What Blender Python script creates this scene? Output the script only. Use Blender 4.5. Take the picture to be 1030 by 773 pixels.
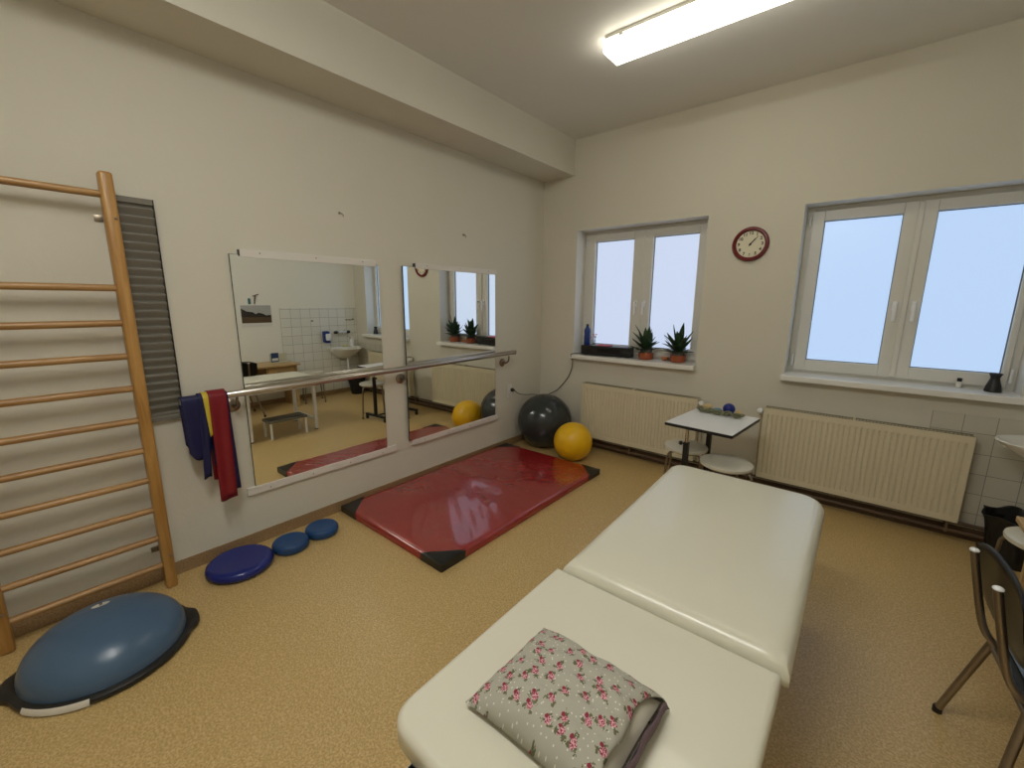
import bpy, bmesh, math, random
from mathutils import Vector, Matrix
random.seed(7)
PI = math.pi
for o in list(bpy.data.objects): bpy.data.objects.remove(o)
SC = bpy.context.scene
COL = SC.collection

# ------------------------------------------------------------------ camera
YAW, PIT, ROL, FPX = -0.6948, -0.1924, 0.0065, 426.69
f = Vector((math.sin(YAW)*math.cos(PIT), math.cos(YAW)*math.cos(PIT), math.sin(PIT)))
r = Vector((math.cos(YAW), -math.sin(YAW), 0)); u = r.cross(f)
r2 = math.cos(ROL)*r + math.sin(ROL)*u; u2 = -math.sin(ROL)*r + math.cos(ROL)*u
cam = bpy.data.cameras.new('camera'); co = bpy.data.objects.new('camera', cam); COL.objects.link(co)
co.matrix_world = Matrix(((r2.x, u2.x, -f.x, 2.955), (r2.y, u2.y, -f.y, 0), (r2.z, u2.z, -f.z, 1.6), (0, 0, 0, 1)))
cam.sensor_fit = 'HORIZONTAL'; cam.sensor_width = 36; cam.lens = FPX/1030*36; cam.clip_start = 0.02
SC.camera = co
# ------------------------------------------------------------------ light and exposure
W = bpy.data.worlds.new('world'); SC.world = W; W.use_nodes = True
W.node_tree.nodes['Background'].inputs[0].default_value = (0.55, 0.68, 1, 1)
W.node_tree.nodes['Background'].inputs[1].default_value = 0.6
SC.view_settings.view_transform = 'Standard'; SC.view_settings.look = 'None'
SC.view_settings.exposure = 0.0; SC.view_settings.gamma = 1.0
try: SC.view_settings.use_curve_mapping = False
except Exception: pass
LAMP_E, LAMP_E2 = 6.8, 33.5     # fluorescent diffusers (near the windows, over the camera's side)
PANE_E1, PANE_E2 = 1.0, 1.0
MIRROR_TURN = 0.7       # the second mirror sits a hair out of true

# ------------------------------------------------------------------ materials
def lin(c):
    return tuple((x/255/12.92 if x/255 <= 0.04045 else ((x/255+0.055)/1.055)**2.4) for x in c)
def new_mat(name):
    m = bpy.data.materials.new(name); m.use_nodes = True
    nt = m.node_tree; return m, nt, nt.nodes['Principled BSDF']
def mat(name, rgb, rough=0.5, metal=0.0, bump=0.0, bscale=60, spec=0.5, var=0.0, vscale=8, coat=0.0, alpha=None, trans=0.0, stretch=None):
    m, nt, b = new_mat(name); c = lin(rgb) + (1,)
    b.inputs['Base Color'].default_value = c; b.inputs['Roughness'].default_value = rough
    b.inputs['Metallic'].default_value = metal; b.inputs['Specular IOR Level'].default_value = spec
    b.inputs['Coat Weight'].default_value = coat; b.inputs['Transmission Weight'].default_value = trans
    if var or bump:
        tc = nt.nodes.new('ShaderNodeTexCoord'); mp = nt.nodes.new('ShaderNodeMapping')
        nt.links.new(tc.outputs['Object'], mp.inputs[0])
        if stretch: mp.inputs['Scale'].default_value = stretch
    if var:
        n = nt.nodes.new('ShaderNodeTexNoise'); n.inputs['Scale'].default_value = vscale; n.inputs['Detail'].default_value = 5
        nt.links.new(mp.outputs[0], n.inputs['Vector'])
        mx = nt.nodes.new('ShaderNodeMix'); mx.data_type = 'RGBA'
        mx.inputs[6].default_value = tuple(x*(1-var) for x in c[:3])+(1,); mx.inputs[7].default_value = tuple(min(1, x*(1+var)) for x in c[:3])+(1,)
        nt.links.new(n.outputs['Fac'], mx.inputs[0]); nt.links.new(mx.outputs[2], b.inputs['Base Color'])
    if bump:
        n = nt.nodes.new('ShaderNodeTexNoise'); n.inputs['Scale'].default_value = bscale; n.inputs['Detail'].default_value = 4
        nt.links.new(mp.outputs[0], n.inputs['Vector'])
        bp = nt.nodes.new('ShaderNodeBump'); bp.inputs['Strength'].default_value = bump; bp.inputs['Distance'].default_value = 0.01
        nt.links.new(n.outputs['Fac'], bp.inputs['Height']); nt.links.new(bp.outputs[0], b.inputs['Normal'])
    return m
def emit(name, rgb_lin, strength, rough=0.3):
    m, nt, b = new_mat(name)
    b.inputs['Base Color'].default_value = (0.1, 0.1, 0.1, 1); b.inputs['Roughness'].default_value = rough
    b.inputs['Emission Color'].default_value = rgb_lin + (1,); b.inputs['Emission Strength'].default_value = strength
    return m
def ramp(nt, stops):
    rp = nt.nodes.new('ShaderNodeValToRGB'); e = rp.color_ramp.elements
    e[0].position, e[0].color = stops[0][0], lin(stops[0][1])+(1,)
    e[1].position, e[1].color = stops[1][0], lin(stops[1][1])+(1,)
    for p, c in stops[2:]:
        q = e.new(p); q.color = lin(c)+(1,)
    return rp
def speckle(name, base, dark, light, rough):
    m, nt, b = new_mat(name); L = nt.links
    tc = nt.nodes.new('ShaderNodeTexCoord')
    n1 = nt.nodes.new('ShaderNodeTexNoise'); n1.inputs['Scale'].default_value = 120; n1.inputs['Detail'].default_value = 3; n1.inputs['Roughness'].default_value = 0.6
    L.new(tc.outputs['Object'], n1.inputs['Vector'])
    rp = ramp(nt, [(0.34, dark), (0.5, base)]); q = rp.color_ramp.elements.new(0.66); q.color = lin(light)+(1,)
    L.new(n1.outputs['Fac'], rp.inputs[0])
    n2 = nt.nodes.new('ShaderNodeTexVoronoi'); n2.inputs['Scale'].default_value = 170
    L.new(tc.outputs['Object'], n2.inputs['Vector'])
    gt = nt.nodes.new('ShaderNodeMath'); gt.operation = 'GREATER_THAN'; gt.inputs[1].default_value = 0.86
    sp = nt.nodes.new('ShaderNodeSeparateColor'); L.new(n2.outputs['Color'], sp.inputs[0]); L.new(sp.outputs[0], gt.inputs[0])
    mx = nt.nodes.new('ShaderNodeMix'); mx.data_type = 'RGBA'; mx.inputs[7].default_value = lin(light)+(1,)
    ml = nt.nodes.new('ShaderNodeMath'); ml.operation = 'MULTIPLY'; ml.inputs[1].default_value = 0.75; L.new(gt.outputs[0], ml.inputs[0])
    L.new(ml.outputs[0], mx.inputs[0]); L.new(rp.outputs[0], mx.inputs[6]); L.new(mx.outputs[2], b.inputs['Base Color'])
    b.inputs['Roughness'].default_value = rough; b.inputs['Specular IOR Level'].default_value = 0.95
    bp = nt.nodes.new('ShaderNodeBump'); bp.inputs['Strength'].default_value = 0.12; bp.inputs['Distance'].default_value = 0.003
    L.new(n1.outputs['Fac'], bp.inputs['Height']); L.new(bp.outputs[0], b.inputs['Normal'])
    return m
def wood(name, a, c, rough=0.4, axis='Z'):
    m, nt, b = new_mat(name); L = nt.links
    tc = nt.nodes.new('ShaderNodeTexCoord'); mp = nt.nodes.new('ShaderNodeMapping')
    mp.inputs['Scale'].default_value = {'Z': (30, 30, 2.5), 'Y': (30, 2.5, 30), 'X': (2.5, 30, 30)}[axis]
    L.new(tc.outputs['Object'], mp.inputs[0])
    n = nt.nodes.new('ShaderNodeTexNoise'); n.inputs['Scale'].default_value = 1.3; n.inputs['Detail'].default_value = 6; n.inputs['Distortion'].default_value = 0.6
    L.new(mp.outputs[0], n.inputs['Vector'])
    rp = ramp(nt, [(0.3, a), (0.7, c)]); L.new(n.outputs['Fac'], rp.inputs[0]); L.new(rp.outputs[0], b.inputs['Base Color'])
    b.inputs['Roughness'].default_value = rough
    return m
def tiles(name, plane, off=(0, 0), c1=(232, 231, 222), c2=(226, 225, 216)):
    m, nt, b = new_mat(name); L = nt.links
    tc = nt.nodes.new('ShaderNodeTexCoord'); sx = nt.nodes.new('ShaderNodeSeparateXYZ'); L.new(tc.outputs['Object'], sx.inputs[0])
    cb = nt.nodes.new('ShaderNodeCombineXYZ')
    L.new(sx.outputs['X' if plane == 'X' else 'Y'], cb.inputs[0]); L.new(sx.outputs['Z'], cb.inputs[1])
    mp = nt.nodes.new('ShaderNodeMapping'); mp.inputs['Location'].default_value = (off[0], off[1], 0); L.new(cb.outputs[0], mp.inputs[0])
    br = nt.nodes.new('ShaderNodeTexBrick'); br.offset = 0.0; br.squash = 1.0
    br.inputs['Color1'].default_value = lin(c1)+(1,); br.inputs['Color2'].default_value = lin(c2)+(1,)
    br.inputs['Mortar'].default_value = lin((150, 146, 132))+(1,)
    br.inputs['Scale'].default_value = 1; br.inputs['Mortar Size'].default_value = 0.0022
    br.inputs['Brick Width'].default_value = 0.155; br.inputs['Row Height'].default_value = 0.14
    L.new(mp.outputs[0], br.inputs['Vector']); L.new(br.outputs['Color'], b.inputs['Base Color'])
    b.inputs['Roughness'].default_value = 0.3
    bp = nt.nodes.new('ShaderNodeBump'); bp.inputs['Strength'].default_value = 0.4; bp.inputs['Distance'].default_value = 0.002; bp.invert = True
    L.new(br.outputs['Fac'], bp.inputs['Height']); L.new(bp.outputs[0], b.inputs['Normal'])
    return m
def floral(name):
    m, nt, b = new_mat(name); L = nt.links
    tc = nt.nodes.new('ShaderNodeTexCoord'); sx = nt.nodes.new('ShaderNodeSeparateXYZ'); L.new(tc.outputs['Object'], sx.inputs[0])
    cb = nt.nodes.new('ShaderNodeCombineXYZ'); L.new(sx.outputs['X'], cb.inputs[0]); L.new(sx.outputs['Y'], cb.inputs[1])
    nz = nt.nodes.new('ShaderNodeTexNoise'); nz.inputs['Scale'].default_value = 190; nz.inputs['Detail'].default_value = 2; L.new(cb.outputs[0], nz.inputs['Vector'])
    def vec(op, a, v=None, s=None):
        n = nt.nodes.new('ShaderNodeVectorMath'); n.operation = op; L.new(a, n.inputs[0])
        if v is not None:
            if isinstance(v, tuple): n.inputs[1].default_value = v
            else: L.new(v, n.inputs[1])
        if s is not None: n.inputs['Scale'].default_value = s
        return n.outputs[0]
    def cells(scale, jitter, offset, warp):
        v = nt.nodes.new('ShaderNodeTexVoronoi'); v.voronoi_dimensions = '2D'; v.inputs['Scale'].default_value = scale; v.inputs['Randomness'].default_value = jitter
        w = vec('SCALE', vec('SUBTRACT', nz.outputs['Color'], (0.5, 0.5, 0.5)), s=warp)
        L.new(vec('ADD', vec('ADD', cb.outputs[0], offset), w), v.inputs['Vector'])
        return v
    def less(v, t):
        n = nt.nodes.new('ShaderNodeMath'); n.operation = 'LESS_THAN'; n.inputs[1].default_value = t; L.new(v, n.inputs[0]); return n.outputs[0]
    def mix(fac, a, c):
        n = nt.nodes.new('ShaderNodeMix'); n.data_type = 'RGBA'; L.new(fac, n.inputs[0])
        if isinstance(a, tuple): n.inputs[6].default_value = lin(a)+(1,)
        else: L.new(a, n.inputs[6])
        if isinstance(c, tuple): n.inputs[7].default_value = lin(c)+(1,)
        else: L.new(c, n.inputs[7])
        return n.outputs[2]
    S = 23.5
    base = (170, 167, 152)
    dots = cells(60, 1.0, (0.31, 0.17, 0), 0.0)
    col = mix(less(dots.outputs['Distance'], 0.10), base, (214, 210, 200))
    for ox, oy, rad, c in [(0.009, 0.004, 0.115, (96, 98, 66)), (-0.008, 0.006, 0.11, (100, 100, 70)), (0.001, -0.010, 0.10, (92, 96, 64))]:
        g = cells(S, 0.7, (ox*1.1, oy*1.1, 0), 0.024); col = mix(less(g.outputs['Distance'], rad), col, c)
    fl = cells(S, 0.7, (0, 0, 0), 0.012)
    nz2 = nt.nodes.new('ShaderNodeTexNoise'); nz2.inputs['Scale'].default_value = 330; nz2.inputs['Detail'].default_value = 1; L.new(cb.outputs[0], nz2.inputs['Vector'])
    pr = ramp(nt, [(0.42, (132, 34, 58)), (0.58, (226, 166, 176))]); L.new(nz2.outputs['Fac'], pr.inputs[0])
    col = mix(less(fl.outputs['Distance'], 0.175), col, pr.outputs[0])
    bud = cells(S, 0.7, (0.0075, -0.0065, 0), 0.005); col = mix(less(bud.outputs['Distance'], 0.10), col, (140, 38, 62))
    L.new(col, b.inputs['Base Color']); b.inputs['Roughness'].default_value = 0.85
    wv = nt.nodes.new('ShaderNodeTexNoise'); wv.inputs['Scale'].default_value = 9; wv.inputs['Detail'].default_value = 2; L.new(tc.outputs['Object'], wv.inputs['Vector'])
    bp = nt.nodes.new('ShaderNodeBump'); bp.inputs['Strength'].default_value = 0.5; bp.inputs['Distance'].default_value = 0.02
    L.new(wv.outputs['Fac'], bp.inputs['Height']); L.new(bp.outputs[0], b.inputs['Normal'])
    return m

M = {}
M['wall'] = mat('wall_plaster', (213, 208, 193), 0.85, bump=0.08, bscale=45, spec=0.2, var=0.02, vscale=3)
M['wall_lightened'] = mat('lightened_wall_plaster', (238, 236, 226), 0.85, bump=0.08, bscale=45, spec=0.2)  # right wall: plaster colour lightened to stand in for missing daylight
M['ceiling'] = mat('ceiling_paint', (228, 226, 220), 0.9, spec=0.2)
M['reveal'] = mat('white_reveal_paint', (226, 224, 216), 0.6)
M['floor'] = speckle('speckled_vinyl_floor', (194, 163, 104), (174, 142, 86), (214, 188, 134), 0.40)
M['base'] = speckle('speckled_vinyl_skirting', (150, 120, 84), (124, 96, 64), (170, 142, 104), 0.45)
M['base_dark'] = mat('dark_brown_skirting', (92, 70, 50), 0.5)
M['pvc'] = mat('white_window_plastic', (218, 216, 208), 0.35)
M['gasket'] = mat('grey_seal', (110, 112, 112), 0.6)
M['pane1'] = emit('frosted_pane', (0.56, 0.65, 0.84), PANE_E1)
M['pane2'] = emit('frosted_pane_large', (0.46, 0.63, 0.90), PANE_E2)
M['sill'] = mat('white_sill', (232, 230, 224), 0.3, coat=0.2)
M['lamp'] = emit('lamp_diffuser', (1.0, 0.95, 0.80), LAMP_E)
M['lamp2'] = emit('lamp_diffuser_cool', (1.0, 1.0, 0.95), LAMP_E2)
M['lamp_body'] = mat('lamp_body', (220, 216, 205), 0.5)
M['wood'] = wood('pine_wood', (158, 112, 54), (190, 146, 82), 0.38, 'Z')
M['rung'] = wood('beech_rung', (146, 106, 60), (180, 140, 88), 0.35, 'Y')
M['desk'] = wood('desk_wood', (176, 142, 92), (200, 168, 116), 0.4, 'Y')
M['steel'] = mat('brushed_steel', (196, 190, 184), 0.28, metal=1, var=0.04, vscale=40)
M['chrome'] = mat('chrome', (214, 212, 208), 0.12, metal=1)
M['satin'] = mat('satin_grey_metal', (148, 136, 120), 0.32, metal=0.9)
M['mirror'] = mat('mirror_silver', (250, 252, 248), 0.0, metal=1)
M['rail'] = mat('white_mirror_rail', (222, 216, 208), 0.45)
M['mirror_edge'] = mat('mirror_glass_edge', (60, 66, 62), 0.2)
M['greyfoam'] = mat('grey_ribbed_plastic', (120, 116, 106), 0.33, bump=0.05)
M['greyedge'] = mat('black_edge', (36, 36, 34), 0.6)
M['mat_red'] = mat('red_vinyl', (150, 24, 26), 0.26, bump=0.55, bscale=9, spec=1.0, var=0.06, vscale=5, coat=0.6)
M['mat_black'] = mat('black_vinyl', (24, 25, 25), 0.3, bump=0.1, bscale=20)
M['navy'] = mat('navy_rubber', (18, 34, 118), 0.27, bump=0.03, bscale=60)
M['blue'] = mat('mid_blue_rubber', (20, 66, 118), 0.45)
M['bosu'] = mat('slate_blue_rubber', (72, 98, 126), 0.28, bump=0.03, bscale=20)
M['black'] = mat('black_plastic', (20, 20, 21), 0.4)
M['blackgloss'] = mat('black_gloss', (9, 9, 11), 0.28, spec=0.4)
M['ball_grey'] = mat('dark_grey_vinyl', (50, 54, 54), 0.2)
M['ball_yellow'] = mat('yellow_vinyl', (236, 184, 16), 0.33)
M['cream'] = mat('cream_upholstery', (218, 214, 195), 0.33, bump=0.03, bscale=14, coat=0.25)
M['white'] = mat('white_lacquer', (240, 241, 242), 0.3, coat=0.3)
M['whitelabel'] = mat('white_label', (222, 218, 208), 0.5)
M['ink'] = mat('dark_print', (60, 60, 64), 0.6)
M['radiator'] = mat('cream_radiator_enamel', (216, 206, 178), 0.38)
M['raddark'] = mat('radiator_dark_grille', (150, 140, 116), 0.6)  # top grille, darker than the panel enamel
M['pipe'] = mat('brown_pipe_paint', (104, 82, 64), 0.4)
M['clock_red'] = mat('dark_red_plastic', (108, 18, 28), 0.3)
M['clock_face'] = mat('clock_face', (222, 216, 190), 0.6)
M['terracotta'] = mat('terracotta', (160, 82, 48), 0.45, var=0.15, vscale=20)
M['soil'] = mat('grey_pot_rim', (92, 92, 84), 0.8, bump=0.5, bscale=80)
M['leaf'] = mat('dark_green_leaf', (46, 70, 42), 0.4, var=0.5, vscale=30, stretch=(1, 1, 4))
M['band_blue'] = mat('blue_latex_band', (14, 20, 70), 0.4, bump=0.1, bscale=20)
M['band_red'] = mat('red_latex_band', (122, 14, 30), 0.35, bump=0.1, bscale=20)
M['band_yellow'] = mat('yellow_latex_band', (206, 184, 56), 0.4)
M['floral'] = floral('rose_print_cotton')
M['hem'] = mat('plum_cotton_edge', (104, 84, 88), 0.85, var=0.2, vscale=60)
M['inner'] = mat('white_pillow_cotton', (206, 200, 180), 0.9)
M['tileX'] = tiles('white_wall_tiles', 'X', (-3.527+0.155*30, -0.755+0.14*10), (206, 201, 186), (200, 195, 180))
M['tileY'] = tiles('white_wall_tiles_side', 'Y', (-2.80+0.155*30, -0.755+0.14*10))  # side tiles brightened in colour too, making up for weak window light
M['ceramic'] = mat('white_ceramic', (232, 230, 222), 0.12, coat=0.5)
M['bottle_blue'] = mat('blue_bottle', (22, 54, 130), 0.25)
M['pink'] = mat('pink_petals', (206, 104, 124), 0.7)
M['red_small'] = mat('red_petals', (176, 50, 70), 0.7)
M['glass'] = mat('clear_glass', (235, 240, 245), 0.05, trans=1.0)
M['brass_orange'] = mat('orange_ceramic', (206, 130, 78), 0.4)
M['cable'] = mat('black_cable', (26, 24, 24), 0.5)
M['socket'] = mat('socket_white', (226, 224, 216), 0.35)
M['paper'] = mat('calendar_paper', (228, 226, 222), 0.7)
M['sky_print'] = mat('printed_grey_sky', (178, 178, 176), 0.6, var=0.1, vscale=10)
M['tree_print'] = mat('printed_dark_trees', (44, 38, 32), 0.6, var=0.4, vscale=60)
M['field_print'] = mat('printed_brown_field', (92, 72, 48), 0.6, var=0.3, vscale=50, stretch=(1, 0.2, 1))
M['card_blue'] = mat('blue_card', (40, 66, 108), 0.5)
M['acrylic'] = mat('pale_acrylic', (206, 200, 176), 0.3)
M['seatcover'] = mat('light_blue_cover', (146, 170, 196), 0.8)
M['patch'] = mat('tan_patch', (176, 148, 128), 0.8)
M['stepgrey'] = mat('grey_rubber_trim', (110, 108, 100), 0.6)
M['bandgreen'] = mat('grey_green_cord', (120, 122, 92), 0.8, var=0.5, vscale=90)
M['ballblue'] = mat('royal_blue_rubber', (22, 34, 120), 0.35)
M['lightblue'] = mat('pale_blue_rubber', (96, 134, 156), 0.5)
M['beige'] = mat('beige_wood_ball', (196, 172, 124), 0.5)
M['teal'] = mat('teal_paint', (60, 118, 130), 0.5)
M['brown'] = mat('brown_paint', (92, 62, 40), 0.5)
M['binbag'] = mat('black_bin_bag', (14, 14, 15), 0.5, bump=0.5, bscale=25)
M['soap'] = mat('yellow_soap', (214, 200, 140), 0.5)

# ------------------------------------------------------------------ mesh helpers
def BM(): return bmesh.new()
def obj(name, bm, m, parent=None, smooth=False, mats=None, weld=False):
    me = bpy.data.meshes.new(name); bm.normal_update()
    bmesh.ops.recalc_face_normals(bm, faces=bm.faces)
    bm.to_mesh(me); bm.free()
    for mm in (mats or [m]): me.materials.append(mm)
    if smooth:
        me.polygons.foreach_set('use_smooth', [True]*len(me.polygons))
    o = bpy.data.objects.new(name, me); COL.objects.link(o)
    if smooth:
        try: me.set_sharp_from_angle(angle=math.radians(40 if smooth is True else smooth))
        except Exception: pass
    if parent is not None:
        o.parent = parent
        # parts are built in world coordinates unless the thing is flagged local
        if not parent.get('_local', 0):
            o.matrix_parent_inverse = Matrix.Translation(-parent.location) if parent.type == 'EMPTY' else Matrix.Identity(4)
            if parent.type == 'MESH': o.matrix_parent_inverse = Matrix.Identity(4)
    return o
LOCALS = []
def thing(name, label, cat, loc=(0, 0, 0), rotz=0, group=None, local=False):
    o = bpy.data.objects.new(name, None); COL.objects.link(o); o.empty_display_size = 0.05
    o.location = loc; o.rotation_euler = (0, 0, rotz)
    o['label'] = label; o['category'] = cat
    if group: o['group'] = group
    if local: o['_local'] = 1; LOCALS.append(o)
    return o
def tag(o, label, cat, group=None):
    o['label'] = label; o['category'] = cat
    if group: o['group'] = group
    return o
def struct(name, bm, m, parent=None, smooth=False, mats=None):
    o = obj(name, bm, m, parent, smooth, mats)
    if parent is None: o['kind'] = 'structure'
    return o
def box(bm, a, b, bev=0.0, seg=2, M4=None, mi=0):
    a = Vector(a); b = Vector(b)
    r = bmesh.ops.create_cube(bm, size=1.0)
    vs = r['verts']
    for v in vs:
        v.co = Vector(((a.x+b.x)/2+v.co.x*abs(b.x-a.x), (a.y+b.y)/2+v.co.y*abs(b.y-a.y), (a.z+b.z)/2+v.co.z*abs(b.z-a.z)))
    fs = set(); es = set()
    for v in vs:
        fs.update(v.link_faces); es.update(v.link_edges)
    if bev:
        rr = bmesh.ops.bevel(bm, geom=list(es), offset=bev, segments=seg, affect='EDGES', profile=0.5)
        vs = list(set(rr['verts']) | {v for v in vs if v.is_valid})
        fs = set()
        for v in vs: fs.update(v.link_faces)
    for fc in fs:
        if fc.is_valid: fc.material_index = mi
    if M4 is not None:
        for v in vs:
            if v.is_valid: v.co = M4 @ v.co
def ring(bm, c, n, rad, seg=16, up=None, ry=None):
    n = Vector(n).normalized(); up = Vector(up) if up else (Vector((0, 0, 1)) if abs(n.z) < 0.9 else Vector((1, 0, 0)))
    x = up.cross(n).normalized(); y = n.cross(x)
    ry = rad if ry is None else ry
    return [bm.verts.new(Vector(c)+x*rad*math.cos(2*PI*i/seg)+y*ry*math.sin(2*PI*i/seg)) for i in range(seg)]
def bridge(bm, A, B, mi=0):
    n = len(A)
    for i in range(n):
        fc = bm.faces.new((A[i], A[(i+1) % n], B[(i+1) % n], B[i])); fc.material_index = mi
def cap(bm, A, mi=0):
    fc = bm.faces.new(A); fc.material_index = mi
def catmull(P, k=6):
    P = [Vector(p) for p in P]; out = []
    for i in range(len(P)-1):
        a = P[max(i-1, 0)]; b = P[i]; c = P[i+1]; d = P[min(i+2, len(P)-1)]
        for j in range(k):
            t = j/k
            out.append(0.5*((2*b)+(c-a)*t+(2*a-5*b+4*c-d)*t*t+(3*b-a-3*c+d)*t**3))
    out.append(P[-1]); return out
def tube(bm, pts, rad, seg=12, smooth_k=0, capped=True):
    P = catmull(pts, smooth_k) if smooth_k else [Vector(p) for p in pts]
    rads = rad if isinstance(rad, (list, tuple)) else [rad]*len(P)
    if len(rads) != len(P):
        rads = [rads[int(i*(len(rads)-1)/max(1, len(P)-1))] for i in range(len(P))]
    t0 = (P[1]-P[0]).normalized(); up = Vector((0, 0, 1)) if abs(t0.z) < 0.9 else Vector((1, 0, 0))
    x = up.cross(t0).normalized(); prev = None; first = None
    for i, p in enumerate(P):
        if i == 0: t = (P[1]-P[0])
        elif i == len(P)-1: t = (P[-1]-P[-2])
        else: t = (P[i+1]-P[i]).normalized()+(P[i]-P[i-1]).normalized()
        t.normalize(); x = (x-t*x.dot(t)).normalized(); y = t.cross(x)
        R = [bm.verts.new(p+(x*math.cos(2*PI*j/seg)+y*math.sin(2*PI*j/seg))*rads[i]) for j in range(seg)]
        if prev: bridge(bm, prev, R)
        else: first = R
        prev = R
    if capped: cap(bm, first[::-1]); cap(bm, prev)
def lathe(bm, prof, c=(0, 0, 0), seg=32, sx=1, sy=1, mi=0, axis='Z', cap0=True, cap1=True):
    prev = None; c = Vector(c)
    def P(rr, h, a):
        x, y = rr*math.cos(a)*sx, rr*math.sin(a)*sy
        if axis == 'Z': return c+Vector((x, y, h))
        if axis == 'X': return c+Vector((h, x, y))
        return c+Vector((x, h, y))
    for i, (rr, h) in enumerate(prof):
        if rr < 1e-6:
            R = [bm.verts.new(P(0, h, 0))]
        else: R = [bm.verts.new(P(rr, h, 2*PI*j/seg)) for j in range(seg)]
        if prev is None:
            if len(R) > 1 and cap0: cap(bm, R[::-1], mi)
        elif len(prev) == 1 and len(R) > 1:
            for j in range(seg): bm.faces.new((prev[0], R[j], R[(j+1) % seg])).material_index = mi
        elif len(R) == 1 and len(prev) > 1:
            for j in range(seg): bm.faces.new((prev[j], prev[(j+1) % seg], R[0])).material_index = mi
        elif len(R) > 1: bridge(bm, prev, R, mi)
        prev = R
    if len(prev) > 1 and cap1: cap(bm, prev, mi)
def offset_poly(P, d):
    n = len(P); out = []
    for i in range(n):
        a, b, c = P[i-1], P[i], P[(i+1) % n]
        e1 = (b-a).normalized(); e2 = (c-b).normalized()
        n1 = Vector((-e1.y, e1.x)); n2 = Vector((-e2.y, e2.x))
        k = n1+n2; k = k/max(0.3, k.dot(k)/2)
        out.append(b+k*d)
    return out
def round_poly(corners, seg=8):
    out = []
    n = len(corners)
    for i in range(n):
        (x, y, rr) = corners[i]; p = Vector((x, y)); a = Vector(corners[i-1][:2]); c = Vector(corners[(i+1) % n][:2])
        if rr <= 0: out.append(p); continue
        d1 = (a-p).normalized(); d2 = (c-p).normalized()
        s = p+d1*rr; e = p+d2*rr
        for k in range(seg+1):
            t = k/seg; out.append((1-t)**2*s+2*t*(1-t)*p+t*t*e)
    return out
def pad(bm, corners, z0, z1, rt, rb=0.01, crown=0.0, seg=8, mi=0, densify=0.06, prof=1.0, under=0.0):
    P = round_poly(corners, seg)
    Q = []
    for i in range(len(P)):
        a, b = P[i], P[(i+1) % len(P)]; k = max(1, int((b-a).length/densify))
        for j in range(k): Q.append(a+(b-a)*j/k)
    P = Q; rings = []
    def add(off, z): rings.append([bm.verts.new((p.x, p.y, z)) for p in offset_poly(P, off)])
    for k in range(4):
        a = PI/2*k/3; add(rb*(1-math.sin(a))+under*(1-k/3), z0+rb*(1-math.cos(a)))
    for k in range(9):
        a = PI/2*k/8; add(rt*(1-math.cos(a)), z1-rt+rt*math.sin(a)*prof)
    for A, B in zip(rings, rings[1:]): bridge(bm, A, B, mi)
    cap(bm, rings[0][::-1], mi)
    top = rings[-1]; cx = sum(v.co.x for v in top)/len(top); cy = sum(v.co.y for v in top)/len(top); zt = top[0].co.z
    prev = top
    for k in range(1, 7):
        s = 1-k/7
        R = [bm.verts.new((cx+(v.co.x-cx)*s, cy+(v.co.y-cy)*s, zt+crown*math.sin(PI/2*(1-s)**0.7))) for v in top]
        bridge(bm, prev, R, mi); prev = R
    c = bm.verts.new((cx, cy, zt+crown))
    for i in range(len(prev)): bm.faces.new((prev[i], prev[(i+1) % len(prev)], c)).material_index = mi
def sphere(bm, c, rr, sc=(1, 1, 1), u=32, v=20, mi=0):
    R = bmesh.ops.create_uvsphere(bm, u_segments=u, v_segments=v, radius=rr)
    for w in R['verts']: w.co = Vector((w.co.x*sc[0], w.co.y*sc[1], w.co.z*sc[2]))+Vector(c)
    for w in R['verts']:
        for fc in w.link_faces: fc.material_index = mi
def children(o): return [c for c in bpy.data.objects if c.parent == o]
def dup(root, loc, rotz, label, group=None):
    q = root.copy(); COL.objects.link(q); q.location = loc; q.rotation_euler = (0, 0, rotz); q['label'] = label
    if root.get('_local'): LOCALS.append(q)
    if group: q['group'] = group
    for ch in children(root):
        c = ch.copy(); COL.objects.link(c); c.parent = q
        for g in children(ch):
            d = g.copy(); COL.objects.link(d); d.parent = c
    return q

# ================================================================== THE ROOM
WY, XR, YB, HC = 4.08, 4.10, -1.7, 3.24
T = 0.42
b = BM(); box(b, (-0.3, YB-0.3, -0.2), (XR+0.3, WY+T, 0)); struct('floor', b, M['floor'])
b = BM(); box(b, (-0.3, YB-0.3, HC), (XR+0.3, WY+T, HC+0.2)); struct('ceiling', b, M['ceiling'])
b = BM(); box(b, (-0.3, YB-0.3, 0), (0, WY+T, HC)); struct('wall_left', b, M['wall'])
b = BM(); box(b, (XR, YB-0.3, 0), (XR+0.3, WY+T, HC)); struct('wall_right', b, M['wall_lightened'])
b = BM(); box(b, (0, YB-0.3, 0), (XR, YB, HC)); struct('wall_back', b, M['wall'])
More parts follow.
